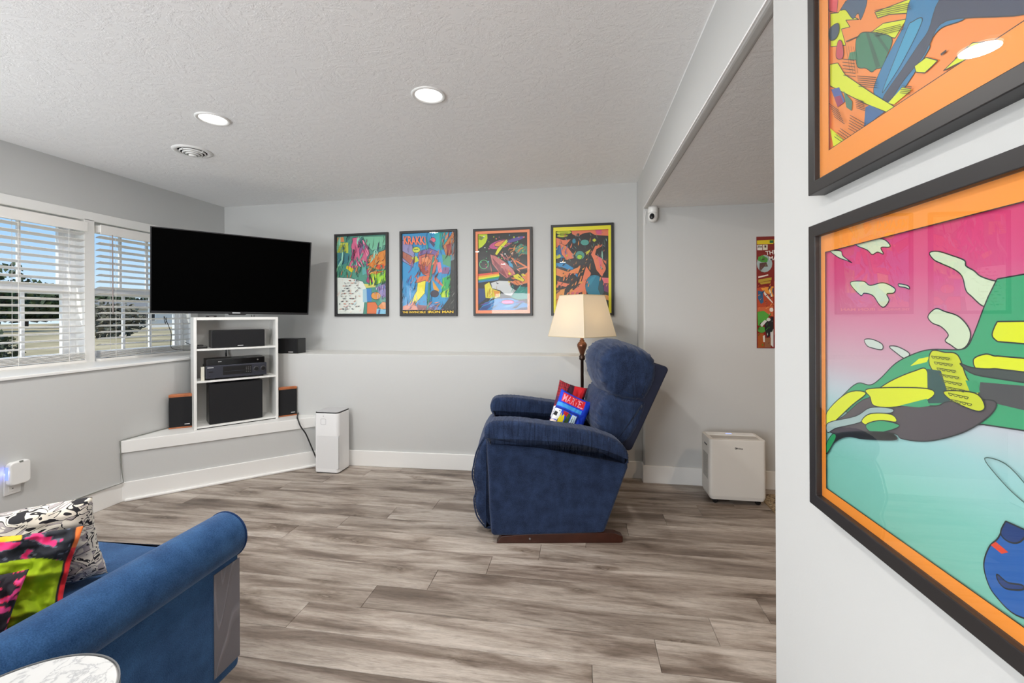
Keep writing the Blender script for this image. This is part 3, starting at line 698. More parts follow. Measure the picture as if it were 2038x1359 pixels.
ART = {
'low': [('CDDCBE',[(0.128,0.498),(0.15,0.501),(0.182,0.5),(0.2,0.494),(0.21,0.485),(0.208,0.482),(0.19,0.484),(0.196,0.473),(0.182,0.478),(0.169,0.476),(0.157,0.485)]),
('CDDCBE',[(0.05,0.499),(0.083,0.494),(0.09,0.484),(0.116,0.469),(0.103,0.474),(0.077,0.483)]),
('CDDCBE',[(0.111,0.434),(0.147,0.434),(0.164,0.426),(0.195,0.428),(0.22,0.418),(0.218,0.411),(0.203,0.41),(0.208,0.4),(0.197,0.39),(0.186,0.394),(0.171,0.409),(0.149,0.414),(0.139,0.411)]),
('CDDCBE',[(0.229,0.424),(0.247,0.42),(0.25,0.415),(0.241,0.418),(0.23,0.42)]),
('CDDCBE',[(0.287,0.462),(0.301,0.462),(0.324,0.453),(0.341,0.445),(0.343,0.438),(0.354,0.431),(0.362,0.424),(0.376,0.418),(0.391,0.414),(0.391,0.407),(0.389,0.392),(0.376,0.393),(0.366,0.388),(0.351,0.4),(0.343,0.408),(0.338,0.425),(0.327,0.435),(0.307,0.445),(0.294,0.452)]),
('CDDCBE',[(0.284,0.376),(0.297,0.386),(0.312,0.382),(0.332,0.376),(0.346,0.363),(0.349,0.351),(0.343,0.339),(0.332,0.334),(0.321,0.339),(0.312,0.344),(0.317,0.352),(0.306,0.362),(0.291,0.367)]),
('C8D4CC',[(0.15,0.336),(0.168,0.338),(0.192,0.332),(0.192,0.323),(0.168,0.324),(0.156,0.327)]),
('C8D4CC',[(0.209,0.329),(0.227,0.33),(0.25,0.322),(0.241,0.314),(0.223,0.321)]),
('36A070',[(0.101,0.241),(0.133,0.261),(0.165,0.263),(0.19,0.278),(0.223,0.305),(0.261,0.323),(0.291,0.331),(0.332,0.334),(0.346,0.34),(0.356,0.359),(0.378,0.408),(0.407,0.439),(0.407,0.269),(0.133,0.207),(0.078,0.216)]),
('DCE614',[(0.162,0.239),(0.176,0.254),(0.215,0.278),(0.26,0.298),(0.282,0.302),(0.284,0.265),(0.223,0.245),(0.172,0.235)]),
('DCE614',[(0.252,0.304),(0.268,0.316),(0.287,0.321),(0.282,0.313)]),
('C8D21E',[(0.291,0.329),(0.312,0.329),(0.332,0.327),(0.345,0.3),(0.361,0.286),(0.35,0.27),(0.321,0.265),(0.306,0.289),(0.287,0.31)]),
('285050',[(0.283,0.304),(0.306,0.304),(0.321,0.265),(0.284,0.257)]),
('DCE614',[(0.354,0.324),(0.37,0.332),(0.384,0.331),(0.389,0.343),(0.378,0.355),(0.391,0.376),(0.407,0.356),(0.407,0.321),(0.363,0.311)]),
('3C4646',[(0.335,0.317),(0.351,0.314),(0.375,0.315),(0.407,0.321),(0.407,0.308),(0.356,0.306)]),
('46464A',[(0.363,0.298),(0.407,0.312),(0.407,0.273),(0.36,0.277)]),
('2E9A6A',[(0.343,0.297),(0.358,0.299),(0.363,0.286),(0.35,0.282)]),
('50484E',[(0.091,0.194),(0.166,0.243),(0.287,0.254),(0.318,0.266),(0.373,0.279),(0.383,0.274),(0.37,0.256),(0.336,0.23),(0.283,0.205),(0.236,0.195),(0.219,0.198),(0.15,0.181),(0.058,0.155),(0.044,0.167)]),
('DCE614',[(0.161,0.256),(0.283,0.277),(0.287,0.263),(0.223,0.239),(0.176,0.231),(0.166,0.243)]),
('36A070',[(0.232,0.243),(0.283,0.263),(0.288,0.254),(0.268,0.248)]),
('DCE614',[(0.04,0.191),(0.104,0.239),(0.155,0.248),(0.116,0.219),(0.04,0.162)]),
('9FB8B8',[(0.044,0.171),(0.127,0.203),(0.166,0.226),(0.214,0.235),(0.214,0.228),(0.166,0.215),(0.139,0.195),(0.071,0.168),(0.042,0.152)]),
('DCE614',[(0.144,0.199),(0.166,0.216),(0.214,0.226),(0.225,0.217),(0.191,0.211),(0.16,0.196)]),
('36A070',[(0.155,0.195),(0.191,0.211),(0.232,0.214),(0.21,0.2),(0.171,0.186)]),
('121414',[(0.036,0.124),(0.064,0.152),(0.109,0.171),(0.2,0.195),(0.225,0.195),(0.218,0.188),(0.149,0.17),(0.103,0.161),(0.064,0.139),(0.04,0.11)]),
('1E9A5A',[(0.038,0.129),(0.058,0.153),(0.07,0.154),(0.064,0.141),(0.039,0.111)]),
('C8D21E',[(0.314,0.279),(0.357,0.284),(0.37,0.271),(0.362,0.263),(0.339,0.265),(0.318,0.271)]),
('1A5FAE',[(0.406,0.167),(0.395,0.148),(0.386,0.125),(0.375,0.109),(0.368,0.086),(0.372,0.068),(0.382,0.057),(0.406,0.051),(0.438,0.069),(0.452,0.112),(0.443,0.16),(0.422,0.17)]),
('123A78',[(0.406,0.167),(0.395,0.148),(0.389,0.131),(0.4,0.127),(0.413,0.136),(0.422,0.161)]),
('E0462E',[(0.377,0.112),(0.383,0.119),(0.398,0.115),(0.39,0.109)]),
('123A78',[(0.385,0.083),(0.397,0.081),(0.413,0.088),(0.413,0.083),(0.395,0.073),(0.386,0.076)]),
],
'up': [('DCE614',[(0.0529,0.3309),(0.0786,0.3146),(0.1008,0.3203),(0.1175,0.2929),(0.1413,0.2713),(0.1174,0.2827),(0.1373,0.2628),(0.1006,0.2863),(0.1131,0.2662),(0.0874,0.2791),(0.1003,0.2418),(0.0534,0.2678)]),
('3C5A78',[(0.0854,0.3153),(0.1135,0.3164),(0.1583,0.2839),(0.1431,0.2589),(0.1354,0.2754),(0.1214,0.2748),(0.1007,0.3046)]),
('E6505A',[(0.036,0.3645),(0.036,0.3762),(0.0788,0.3415),(0.0741,0.3177),(0.0505,0.3368)]),
('DCE614',[(0.1779,0.2473),(0.2173,0.23),(0.2688,0.208),(0.2941,0.1935),(0.2524,0.1946),(0.211,0.221),(0.1847,0.2331)]),
('DCE614',[(0.167,0.2211),(0.198,0.216),(0.2468,0.1899),(0.2231,0.1771),(0.1979,0.1954)]),
('2A7A5A',[(0.1352,0.2353),(0.1561,0.2293),(0.2154,0.1831),(0.2042,0.1595),(0.1976,0.1484),(0.1807,0.1544),(0.1702,0.1555),(0.1557,0.1697),(0.1329,0.1864),(0.1292,0.224)]),
('1C5A46',[(0.1561,0.2281),(0.1634,0.2234),(0.191,0.1533),(0.1807,0.1556)]),
('1C5A46',[(0.1776,0.2119),(0.1879,0.2036),(0.2106,0.167),(0.2074,0.1644)]),
('3A8A66',[(0.1128,0.2211),(0.1311,0.2127),(0.131,0.1976),(0.1086,0.2119)]),
('1E78AA',[(0.2635,0.2119),(0.3606,0.1444),(0.3448,0.1254),(0.308,0.1369),(0.2888,0.1295),(0.2838,0.1186),(0.2164,0.0828),(0.1753,0.1194),(0.1976,0.1518),(0.241,0.183)]),
('323C55',[(0.3173,0.1763),(0.4197,0.1039),(0.4196,0.0791),(0.3172,0.1404),(0.2888,0.1275),(0.2761,0.117),(0.2405,0.1035),(0.2133,0.0888),(0.1973,0.1002),(0.2407,0.1229),(0.2684,0.1381),(0.2864,0.147)]),
('2A96C0',[(0.2467,0.1729),(0.2579,0.1782),(0.2764,0.1678),(0.2407,0.1336),(0.2103,0.1152),(0.1974,0.1128)]),
('DCE614',[(0.0522,0.2351),(0.078,0.223),(0.0999,0.1893),(0.1753,0.117),(0.2225,0.0743),(0.2069,0.0727),(0.159,0.1082),(0.0529,0.1942)]),
('32649A',[(0.1553,0.1051),(0.1663,0.1035),(0.2004,0.0768),(0.1514,0.0738)]),
('3C5AA0',[(0.0567,0.1853),(0.0822,0.1762),(0.0995,0.1421),(0.0774,0.1421)]),
('96285A',[(0.066,0.1667),(0.0865,0.1592),(0.0952,0.1416),(0.0774,0.1421)]),
('3A7864',[(0.0954,0.1627),(0.1204,0.1319),(0.1183,0.1163),(0.1037,0.1296)]),
('C83C50',[(0.0783,0.2607),(0.0894,0.2564),(0.0959,0.2339),(0.0914,0.2233),(0.0735,0.2365)]),
('2F4A60',[(0.0527,0.3018),(0.0785,0.2957),(0.0829,0.2794),(0.0714,0.2718),(0.0535,0.2817)]),
('DCE614',[(0.0523,0.1149),(0.099,0.0725),(0.0653,0.0708)]),
('DCE614',[(0.2629,0.1123),(0.2838,0.1126),(0.3031,0.0972),(0.2936,0.0949),(0.2811,0.0929),(0.2656,0.1025)]),
('DCE614',[(0.2101,0.0859),(0.2405,0.0949),(0.2573,0.0819),(0.2225,0.0776)]),
('DCE614',[(0.3123,0.0785),(0.3546,0.0886),(0.3874,0.0706),(0.3659,0.0702),(0.33,0.076)]),
('3A2A28',[(0.3078,0.1032),(0.317,0.1034),(0.3169,0.1006),(0.309,0.1)]),
('3A2A28',[(0.1046,0.247),(0.1391,0.2341),(0.1394,0.2324),(0.1054,0.2443)]),
('3A2A28',[(0.33,0.0844),(0.3486,0.0887),(0.349,0.0873),(0.3309,0.0826)]),
('2A2422',[(0.1045,0.2391),(0.1167,0.1853),(0.1163,0.1845),(0.1041,0.2384)]),
('2A2422',[(0.1121,0.234),(0.124,0.1807),(0.1236,0.1799),(0.1117,0.2332)]),
('2A2422',[(0.1195,0.2289),(0.1312,0.1762),(0.1308,0.1754),(0.1191,0.2281)]),
('2A2422',[(0.1268,0.2239),(0.1383,0.1718),(0.1379,0.171),(0.1263,0.2231)]),
('2A2422',[(0.0936,0.222),(0.129,0.1987),(0.1286,0.1979),(0.0932,0.2212)]),
('2A2422',[(0.0944,0.2157),(0.1297,0.1927),(0.1293,0.1919),(0.094,0.2149)]),
('2A2422',[(0.0953,0.2094),(0.1305,0.1867),(0.1301,0.1859),(0.0948,0.2085)]),
('2A2422',[(0.0961,0.2031),(0.1312,0.1807),(0.1308,0.1799),(0.0956,0.2023)]),
('2A2422',[(0.0969,0.1968),(0.132,0.1747),(0.1316,0.174),(0.0965,0.196)]),
('2A2422',[(0.0977,0.1905),(0.1327,0.1688),(0.1323,0.168),(0.0973,0.1897)]),
('2A2422',[(0.1367,0.1679),(0.1841,0.1396),(0.1837,0.1388),(0.1363,0.1671)]),
('2A2422',[(0.1374,0.164),(0.1847,0.136),(0.1844,0.1352),(0.137,0.1632)]),
('2A2422',[(0.1382,0.1601),(0.1854,0.1323),(0.1851,0.1316),(0.1378,0.1593)]),
('2A2422',[(0.1389,0.1561),(0.1861,0.1287),(0.1857,0.1279),(0.1385,0.1554)]),
('2A2422',[(0.1397,0.1522),(0.1867,0.1251),(0.1864,0.1243),(0.1393,0.1515)]),
('2A2422',[(0.1404,0.1484),(0.1874,0.1214),(0.187,0.1207),(0.14,0.1476)]),
('2A2422',[(0.1813,0.2484),(0.2553,0.2074),(0.255,0.2067),(0.181,0.2477)]),
('2A2422',[(0.183,0.2444),(0.2566,0.2039),(0.2564,0.2032),(0.1827,0.2437)]),
('2A2422',[(0.1847,0.2404),(0.258,0.2004),(0.2577,0.1997),(0.1844,0.2397)]),
('2A2422',[(0.1864,0.2364),(0.2593,0.1969),(0.2591,0.1963),(0.1861,0.2357)]),
('2A2422',[(0.1742,0.2188),(0.2381,0.1882),(0.2378,0.1875),(0.1738,0.2181)]),
('2A2422',[(0.1769,0.2147),(0.2404,0.1845),(0.2401,0.1838),(0.1766,0.2139)]),
('2A2422',[(0.1797,0.2105),(0.2427,0.1808),(0.2424,0.1802),(0.1794,0.2098)]),
('2A2422',[(0.1824,0.2064),(0.245,0.1772),(0.2447,0.1765),(0.1821,0.2057)]),
('2A2422',[(0.2405,0.097),(0.2601,0.0851),(0.2598,0.0844),(0.2402,0.0963)]),
('2A2422',[(0.2396,0.0949),(0.2592,0.083),(0.259,0.0823),(0.2393,0.0942)]),
('2A2422',[(0.2387,0.0928),(0.2584,0.0809),(0.2581,0.0802),(0.2384,0.0921)]),
('2A2422',[(0.2378,0.0906),(0.2576,0.0788),(0.2573,0.0781),(0.2376,0.0899)]),
('2A2422',[(0.237,0.0885),(0.2567,0.0767),(0.2565,0.076),(0.2367,0.0878)]),
('2A2422',[(0.1325,0.1311),(0.1554,0.1149),(0.155,0.1141),(0.1321,0.1303)]),
('2A2422',[(0.1333,0.1277),(0.1561,0.1116),(0.1557,0.1108),(0.1329,0.1269)]),
('2A2422',[(0.134,0.1243),(0.1568,0.1083),(0.1564,0.1075),(0.1336,0.1235)]),
('2A2422',[(0.1348,0.1209),(0.1575,0.105),(0.1572,0.1042),(0.1344,0.1201)]),
('2A2422',[(0.1355,0.1175),(0.1582,0.1018),(0.1579,0.101),(0.1351,0.1167)]),
('2A2422',[(0.1363,0.1141),(0.159,0.0985),(0.1586,0.0977),(0.1359,0.1133)]),
('2A2422',[(0.1182,0.1098),(0.1606,0.0759),(0.1603,0.0751),(0.1178,0.109)]),
('2A2422',[(0.1174,0.1056),(0.1599,0.0718),(0.1595,0.071),(0.117,0.1048)]),
('2A2422',[(0.1165,0.1013),(0.1591,0.0678),(0.1588,0.067),(0.1161,0.1005)]),
('2A2422',[(0.1157,0.0971),(0.1584,0.0637),(0.158,0.0629),(0.1153,0.0962)]),
('2A2422',[(0.1148,0.0928),(0.1576,0.0596),(0.1572,0.0588),(0.1144,0.092)]),
('2A2422',[(0.114,0.0885),(0.1568,0.0556),(0.1565,0.0547),(0.1135,0.0877)]),
('2A2422',[(0.0541,0.1615),(0.0863,0.1325),(0.0859,0.1316),(0.0536,0.1606)]),
('2A2422',[(0.0579,0.1547),(0.0898,0.1261),(0.0894,0.1252),(0.0574,0.1538)]),
('2A2422',[(0.0616,0.1479),(0.0933,0.1197),(0.0929,0.1188),(0.0611,0.147)]),
('2A2422',[(0.0653,0.1412),(0.0967,0.1133),(0.0963,0.1125),(0.0649,0.1403)]),
('2A2422',[(0.069,0.1346),(0.1002,0.1071),(0.0997,0.1062),(0.0686,0.1337)]),
('2A2422',[(0.0727,0.128),(0.1035,0.1009),(0.1031,0.1),(0.0722,0.1271)]),
('2A2422',[(0.0905,0.0986),(0.1281,0.0673),(0.1277,0.0664),(0.0901,0.0977)]),
('2A2422',[(0.0861,0.0967),(0.124,0.0653),(0.1236,0.0645),(0.0856,0.0958)]),
('2A2422',[(0.0816,0.0948),(0.12,0.0634),(0.1196,0.0625),(0.0811,0.094)]),
('2A2422',[(0.077,0.0929),(0.1158,0.0614),(0.1154,0.0606),(0.0766,0.0921)]),
('2A2422',[(0.0724,0.091),(0.1117,0.0594),(0.1113,0.0586),(0.072,0.0901)]),
],
'p1': [('4E9482',[(0,1),(1,1),(1,-0),(0.005,0.002)]),
('3E7E8A',[(0.009,0.798),(0.266,0.77),(0.251,0.668),(0.012,0.611)]),
('78C3A0',[(0.534,0.989),(0.992,0.985),(0.993,0.874),(0.721,0.8),(0.586,0.895)]),
('D7648C',[(0.314,0.975),(0.45,0.986),(0.568,0.926),(0.654,0.822),(0.672,0.75),(0.623,0.659),(0.505,0.682),(0.421,0.623),(0.338,0.558),(0.227,0.586),(0.268,0.667),(0.368,0.757),(0.29,0.852)]),
('8C64A0',[(0.433,0.982),(0.518,0.948),(0.569,0.896),(0.503,0.805),(0.455,0.663),(0.42,0.705),(0.469,0.847)]),
('B4325A',[(0.333,0.83),(0.385,0.808),(0.352,0.748),(0.319,0.687),(0.284,0.708)]),
('E6D214',[(0.2,0.628),(0.337,0.584),(0.304,0.533),(0.184,0.587)]),
('C8D24B',[(0,0.922),(0.23,0.918),(0.232,0.787),(0,0.796)]),
('DC8C50',[(0.005,0.989),(0.134,0.993),(0.153,0.93),(0.006,0.927)]),
('E68C32',[(0.622,0.731),(0.994,0.813),(0.997,0.61),(0.791,0.564),(0.632,0.618)]),
('E6502D',[(0.79,0.625),(0.956,0.626),(0.973,0.57),(0.824,0.563)]),
('A0DC32',[(0.675,0.526),(0.998,0.56),(0.999,0.418),(0.794,0.371),(0.693,0.454)]),
('1E8C46',[(0.657,0.577),(0.807,0.584),(0.725,0.535)]),
('AA3C6E',[(0.59,0.578),(0.658,0.567),(0.676,0.475),(0.743,0.413),(0.66,0.383),(0.593,0.415),(0.625,0.476)]),
('5AAAAA',[(0.506,0.621),(0.59,0.619),(0.608,0.517),(0.524,0.498)]),
('E8ECE6',[(0,0.477),(0.288,0.461),(0.526,0.416),(0.594,0.334),(0.532,0.003),(0.005,0.004)]),
('DCD26E',[(0.543,0.385),(0.794,0.371),(0.777,0.341),(0.594,0.334)]),
('8C78B4',[(0.827,0.34),(0.995,0.398),(0.994,0.207),(0.878,0.228)]),
('3C82C8',[(0.594,0.323),(0.703,0.322),(0.705,0.159),(0.613,0.16)]),
('A0C8DC',[(0.527,0.314),(0.603,0.323),(0.613,0.15),(0.53,0.151)]),
('E69A46',[(0.887,0.23),(0.88,0.212),(0.859,0.196),(0.828,0.186),(0.791,0.183),(0.754,0.187),(0.723,0.198),(0.702,0.214),(0.694,0.233),(0.701,0.251),(0.722,0.267),(0.753,0.277),(0.79,0.28),(0.827,0.276),(0.858,0.265),(0.879,0.249)]),
('E67846',[(0.613,0.15),(0.78,0.153),(0.831,0.097),(0.799,0.001),(0.607,0.003)]),
('E6965A',[(0.831,0.097),(0.929,0.157),(0.998,0.146),(0.999,0.065),(0.897,0.056)]),
('8CC8E6',[(0.806,0.067),(0.996,0.055),(0.997,0),(0.799,0.001)]),
('3C5AA0',[(0.848,0.057),(0.881,0.056),(0.865,0.001),(0.832,0.001)]),
],
'p2': [('2D96D2',[(0,1),(1,1),(1,0.002),(-0,0.002)]),
('968CBE',[(0,0.921),(0.179,0.877),(0.244,0.717),(0.213,0.578),(0,0.662)]),
('1EB4BE',[(0.616,1),(0.862,0.999),(0.866,0.823),(0.635,0.789)]),
('2DA078',[(0.716,0.997),(0.77,0.996),(0.774,0.786),(0.72,0.777)]),
('785AA0',[(0.322,0.775),(0.525,0.811),(0.697,0.758),(0.683,0.689),(0.479,0.742),(0.291,0.696)]),
('E66482',[(0.642,0.906),(0.638,0.894),(0.626,0.883),(0.608,0.876),(0.587,0.874),(0.565,0.877),(0.547,0.885),(0.535,0.896),(0.53,0.909),(0.534,0.921),(0.546,0.932),(0.564,0.939),(0.586,0.941),(0.607,0.938),(0.625,0.93),(0.638,0.919)]),
('3C3C64',[(0.509,0.899),(0.555,0.908),(0.634,0.857),(0.603,0.819)]),
('D2DC3C',[(0.346,0.795),(0.34,0.78),(0.324,0.768),(0.299,0.761),(0.27,0.758),(0.241,0.762),(0.217,0.77),(0.2,0.783),(0.194,0.798),(0.2,0.812),(0.216,0.824),(0.241,0.831),(0.27,0.834),(0.299,0.83),(0.323,0.822),(0.34,0.809)]),
('5A7A1E',[(0.227,0.802),(0.306,0.81),(0.309,0.797),(0.231,0.789)]),
('B46450',[(0.005,0.782),(0.181,0.718),(0.244,0.657),(0.149,0.619),(0.006,0.702)]),
('C8783C',[(0.781,0.825),(0.955,0.987),(1,0.898),(0.976,0.723),(0.838,0.706)]),
('A03C3C',[(0.835,0.843),(0.957,0.87),(0.96,0.733),(0.868,0.725)]),
('D26450',[(0.323,0.716),(0.448,0.743),(0.605,0.73),(0.684,0.65),(0.624,0.512),(0.515,0.453),(0.388,0.495),(0.308,0.596)]),
('E68C5A',[(0.37,0.695),(0.496,0.712),(0.559,0.652),(0.466,0.574),(0.371,0.595)]),
('A03228',[(0.324,0.616),(0.419,0.565),(0.53,0.513),(0.42,0.495),(0.34,0.536)]),
('C8D232',[(0.181,0.698),(0.275,0.717),(0.323,0.656),(0.245,0.637)]),
('E6783C',[(0.262,0.457),(0.561,0.473),(0.547,0.403),(0.278,0.386)]),
('F0E128',[(0.294,0.386),(0.452,0.414),(0.43,0.254),(0.185,0.083),(0.104,0.104),(0.279,0.285)]),
('E6A01E',[(0.578,0.413),(0.705,0.291),(0.675,0.251),(0.595,0.312)]),
('E6829B',[(0.668,0.63),(0.73,0.639),(0.764,0.51),(0.686,0.501)]),
('50A078',[(0.76,0.727),(0.93,0.704),(0.918,0.567),(0.778,0.608)]),
('8C6496',[(0.778,0.569),(0.902,0.567),(0.888,0.488),(0.749,0.49)]),
('28B464',[(0.765,0.43),(0.943,0.487),(0.918,0.199),(0.754,0.21)]),
('C8E632',[(0.722,0.251),(0.861,0.299),(0.879,0.199),(0.754,0.2)]),
('2E2E2C',[(0.931,0.645),(0.996,0.664),(0.999,0.042),(0.725,0.044),(0.895,0.189)]),
('6E7A82',[(0.939,0.977),(1,0.976),(0.996,0.664),(0.939,0.645)]),
('D27864',[(0.624,0.472),(0.782,0.35),(0.767,0.33),(0.609,0.422)]),
('3C3246',[(0.698,0.246),(0.693,0.23),(0.676,0.216),(0.651,0.207),(0.62,0.204),(0.59,0.208),(0.565,0.217),(0.547,0.231),(0.541,0.247),(0.547,0.264),(0.564,0.277),(0.589,0.286),(0.619,0.289),(0.649,0.285),(0.675,0.276),(0.692,0.262)]),
('1E8C78',[(0.589,0.711),(0.628,0.71),(0.547,0.413),(0.508,0.04),(0.465,0.04),(0.503,0.394)]),
('E69682',[(0.008,0.094),(0.216,0.154),(0.313,0.046),(0.008,0.048)]),
('8C4650',[(0.281,0.113),(0.472,0.101),(0.457,0.046),(0.297,0.047)]),
('7896D2',[(0.535,0.131),(0.693,0.09),(0.725,0.044),(0.536,0.045)]),
('1E1410',[(-0,0.048),(1,0.047),(1,0),(-0,0.002)]),
],
'p3': [('F08C5F',[(0,1),(1,1),(1,-0),(0,0)]),
('201E1E',[(0.042,0.976),(0.957,0.97),(0.958,0.032),(0.042,0.035)]),
('C8DC1E',[(0.042,0.973),(0.219,0.97),(0.223,0.913),(0.187,0.857),(0.124,0.813),(0.047,0.786)]),
('7A8C28',[(0.069,0.952),(0.16,0.926),(0.106,0.893),(0.06,0.906)]),
('C8468C',[(0.679,0.868),(0.671,0.847),(0.631,0.824),(0.566,0.803),(0.486,0.788),(0.402,0.779),(0.327,0.78),(0.274,0.79),(0.249,0.806),(0.257,0.828),(0.298,0.851),(0.363,0.872),(0.444,0.888),(0.528,0.896),(0.602,0.895),(0.655,0.885)]),
('F08C5A',[(0.655,0.87),(0.648,0.856),(0.619,0.84),(0.573,0.826),(0.515,0.815),(0.454,0.809),(0.401,0.809),(0.363,0.815),(0.346,0.826),(0.352,0.84),(0.381,0.856),(0.429,0.87),(0.487,0.881),(0.547,0.887),(0.6,0.887),(0.638,0.881)]),
('5A4696',[(0.913,0.92),(0.904,0.908),(0.868,0.893),(0.812,0.877),(0.742,0.863),(0.671,0.852),(0.609,0.846),(0.565,0.847),(0.546,0.854),(0.555,0.865),(0.591,0.88),(0.649,0.896),(0.718,0.911),(0.789,0.922),(0.851,0.927),(0.895,0.926)]),
('E6E11E',[(0.358,0.721),(0.412,0.793),(0.572,0.897),(0.607,0.868),(0.483,0.78),(0.394,0.703)]),
('4B8C78',[(0.696,0.775),(0.836,0.839),(0.949,0.802),(0.955,0.7),(0.766,0.716)]),
('5AC878',[(0.242,0.597),(0.235,0.575),(0.215,0.556),(0.186,0.543),(0.151,0.539),(0.116,0.545),(0.087,0.558),(0.067,0.578),(0.06,0.601),(0.067,0.624),(0.087,0.643),(0.116,0.655),(0.151,0.659),(0.186,0.654),(0.215,0.64),(0.235,0.62)]),
('201E1E',[(0.223,0.598),(0.218,0.579),(0.202,0.564),(0.179,0.554),(0.151,0.551),(0.123,0.555),(0.1,0.566),(0.084,0.582),(0.078,0.601),(0.084,0.619),(0.1,0.634),(0.123,0.644),(0.151,0.648),(0.179,0.643),(0.202,0.632),(0.218,0.616)]),
('C86E6E',[(0.268,0.717),(0.358,0.703),(0.555,0.619),(0.696,0.525),(0.741,0.473),(0.573,0.419),(0.43,0.496),(0.305,0.602)]),
('8C3C46',[(0.286,0.694),(0.519,0.529),(0.591,0.425),(0.43,0.508)]),
('E6783C',[(0.643,0.674),(0.678,0.673),(0.955,0.56),(0.95,0.537),(0.802,0.523)]),
('281E1E',[(0.731,0.627),(0.907,0.555),(0.784,0.541)]),
('2896C8',[(0.59,0.641),(0.679,0.594),(0.696,0.548),(0.626,0.572)]),
('E6503C',[(0.042,0.483),(0.43,0.504),(0.43,0.485),(0.042,0.457)]),
('F0AA28',[(0.042,0.457),(0.43,0.485),(0.439,0.467),(0.042,0.434)]),
('E6E628',[(0.042,0.434),(0.439,0.467),(0.439,0.45),(0.042,0.413)]),
('28A05A',[(0.042,0.413),(0.439,0.45),(0.43,0.428),(0.042,0.397)]),
('1E78B4',[(0.042,0.397),(0.43,0.428),(0.413,0.405),(0.042,0.376)]),
('E6823C',[(0.644,0.378),(0.837,0.432),(0.956,0.498),(0.956,0.362),(0.768,0.331)]),
('E6D71E',[(0.679,0.457),(0.785,0.478),(0.907,0.397),(0.873,0.375),(0.732,0.411)]),
('D2D4D6',[(0.278,0.373),(0.43,0.399),(0.626,0.392),(0.653,0.316),(0.777,0.263),(0.68,0.207),(0.556,0.22),(0.449,0.278),(0.305,0.303)]),
('50505A',[(0.377,0.383),(0.431,0.359),(0.395,0.354)]),
('E6DC28',[(0.16,0.351),(0.251,0.385),(0.305,0.303),(0.458,0.267),(0.449,0.198),(0.305,0.177),(0.179,0.19)]),
('E69628',[(0.323,0.28),(0.449,0.267),(0.431,0.198),(0.359,0.199)]),
('2D8C82',[(0.645,0.196),(0.785,0.308),(0.838,0.324),(0.957,0.317),(0.957,0.17),(0.768,0.161)]),
('1E3C78',[(0.042,0.307),(0.16,0.305),(0.179,0.178),(0.042,0.11)]),
('1E82C8',[(0.048,0.038),(0.161,0.132),(0.377,0.182),(0.662,0.185),(0.958,0.114),(0.958,0.068),(0.769,0.036)]),
('1E4B96',[(0.048,0.038),(0.142,0.086),(0.377,0.142),(0.197,0.039)]),
('14235A',[(0.698,0.036),(0.839,0.069),(0.958,0.074),(0.958,0.032)]),
('F046A0',[(0.708,0.135),(0.7,0.125),(0.674,0.116),(0.637,0.11),(0.592,0.109),(0.547,0.111),(0.509,0.118),(0.483,0.127),(0.474,0.137),(0.483,0.148),(0.508,0.156),(0.547,0.162),(0.592,0.164),(0.636,0.161),(0.674,0.155),(0.7,0.146)]),
('FF8CC8',[(0.494,0.146),(0.68,0.148),(0.68,0.125),(0.499,0.123)]),
],
'p4': [('E1D728',[(0,1),(1,1),(1,0),(0.005,-0)]),
('2A2426',[(0.034,0.965),(0.963,0.963),(0.959,0.028),(0.039,0.028)]),
('EB7D5A',[(0.313,0.962),(0.961,0.961),(0.962,0.881),(0.727,0.894),(0.645,0.929),(0.513,0.917),(0.43,0.88),(0.33,0.917)]),
('D75A82',[(0.727,0.96),(0.841,0.959),(0.842,0.901),(0.76,0.904)]),
('EB7D5A',[(0.04,0.886),(0.179,0.854),(0.313,0.862),(0.23,0.797),(0.044,0.768)]),
('C8D228',[(0.321,0.94),(0.311,0.93),(0.282,0.922),(0.238,0.916),(0.185,0.915),(0.132,0.917),(0.087,0.923),(0.056,0.932),(0.045,0.943),(0.055,0.953),(0.084,0.961),(0.129,0.967),(0.182,0.968),(0.235,0.966),(0.28,0.96),(0.31,0.951)]),
('C8D228',[(0.256,0.902),(0.249,0.895),(0.228,0.889),(0.197,0.885),(0.159,0.884),(0.122,0.886),(0.09,0.89),(0.068,0.896),(0.06,0.904),(0.067,0.911),(0.088,0.917),(0.12,0.921),(0.157,0.922),(0.195,0.92),(0.227,0.916),(0.248,0.91)]),
('2864A0',[(0.04,0.757),(0.112,0.8),(0.23,0.741),(0.247,0.763),(0.264,0.696),(0.197,0.641),(0.044,0.645)]),
('EB7D5A',[(0.111,0.823),(0.247,0.774),(0.348,0.683),(0.365,0.638),(0.231,0.618),(0.146,0.687)]),
('D2D232',[(0.041,0.679),(0.112,0.688),(0.146,0.654),(0.044,0.634)]),
('2D8CC8',[(0.041,0.589),(0.214,0.585),(0.365,0.521),(0.424,0.447),(0.424,0.409),(0.315,0.488),(0.147,0.536),(0.042,0.538)]),
('2A2426',[(0.475,0.896),(0.472,0.886),(0.464,0.879),(0.453,0.874),(0.439,0.872),(0.425,0.875),(0.413,0.88),(0.405,0.888),(0.402,0.898),(0.405,0.907),(0.412,0.915),(0.424,0.92),(0.438,0.921),(0.452,0.919),(0.464,0.913),(0.472,0.905)]),
('C8C8D2',[(0.462,0.896),(0.46,0.89),(0.455,0.885),(0.447,0.881),(0.439,0.88),(0.43,0.882),(0.422,0.886),(0.417,0.891),(0.415,0.898),(0.417,0.904),(0.422,0.909),(0.43,0.912),(0.438,0.913),(0.447,0.912),(0.455,0.908),(0.46,0.903)]),
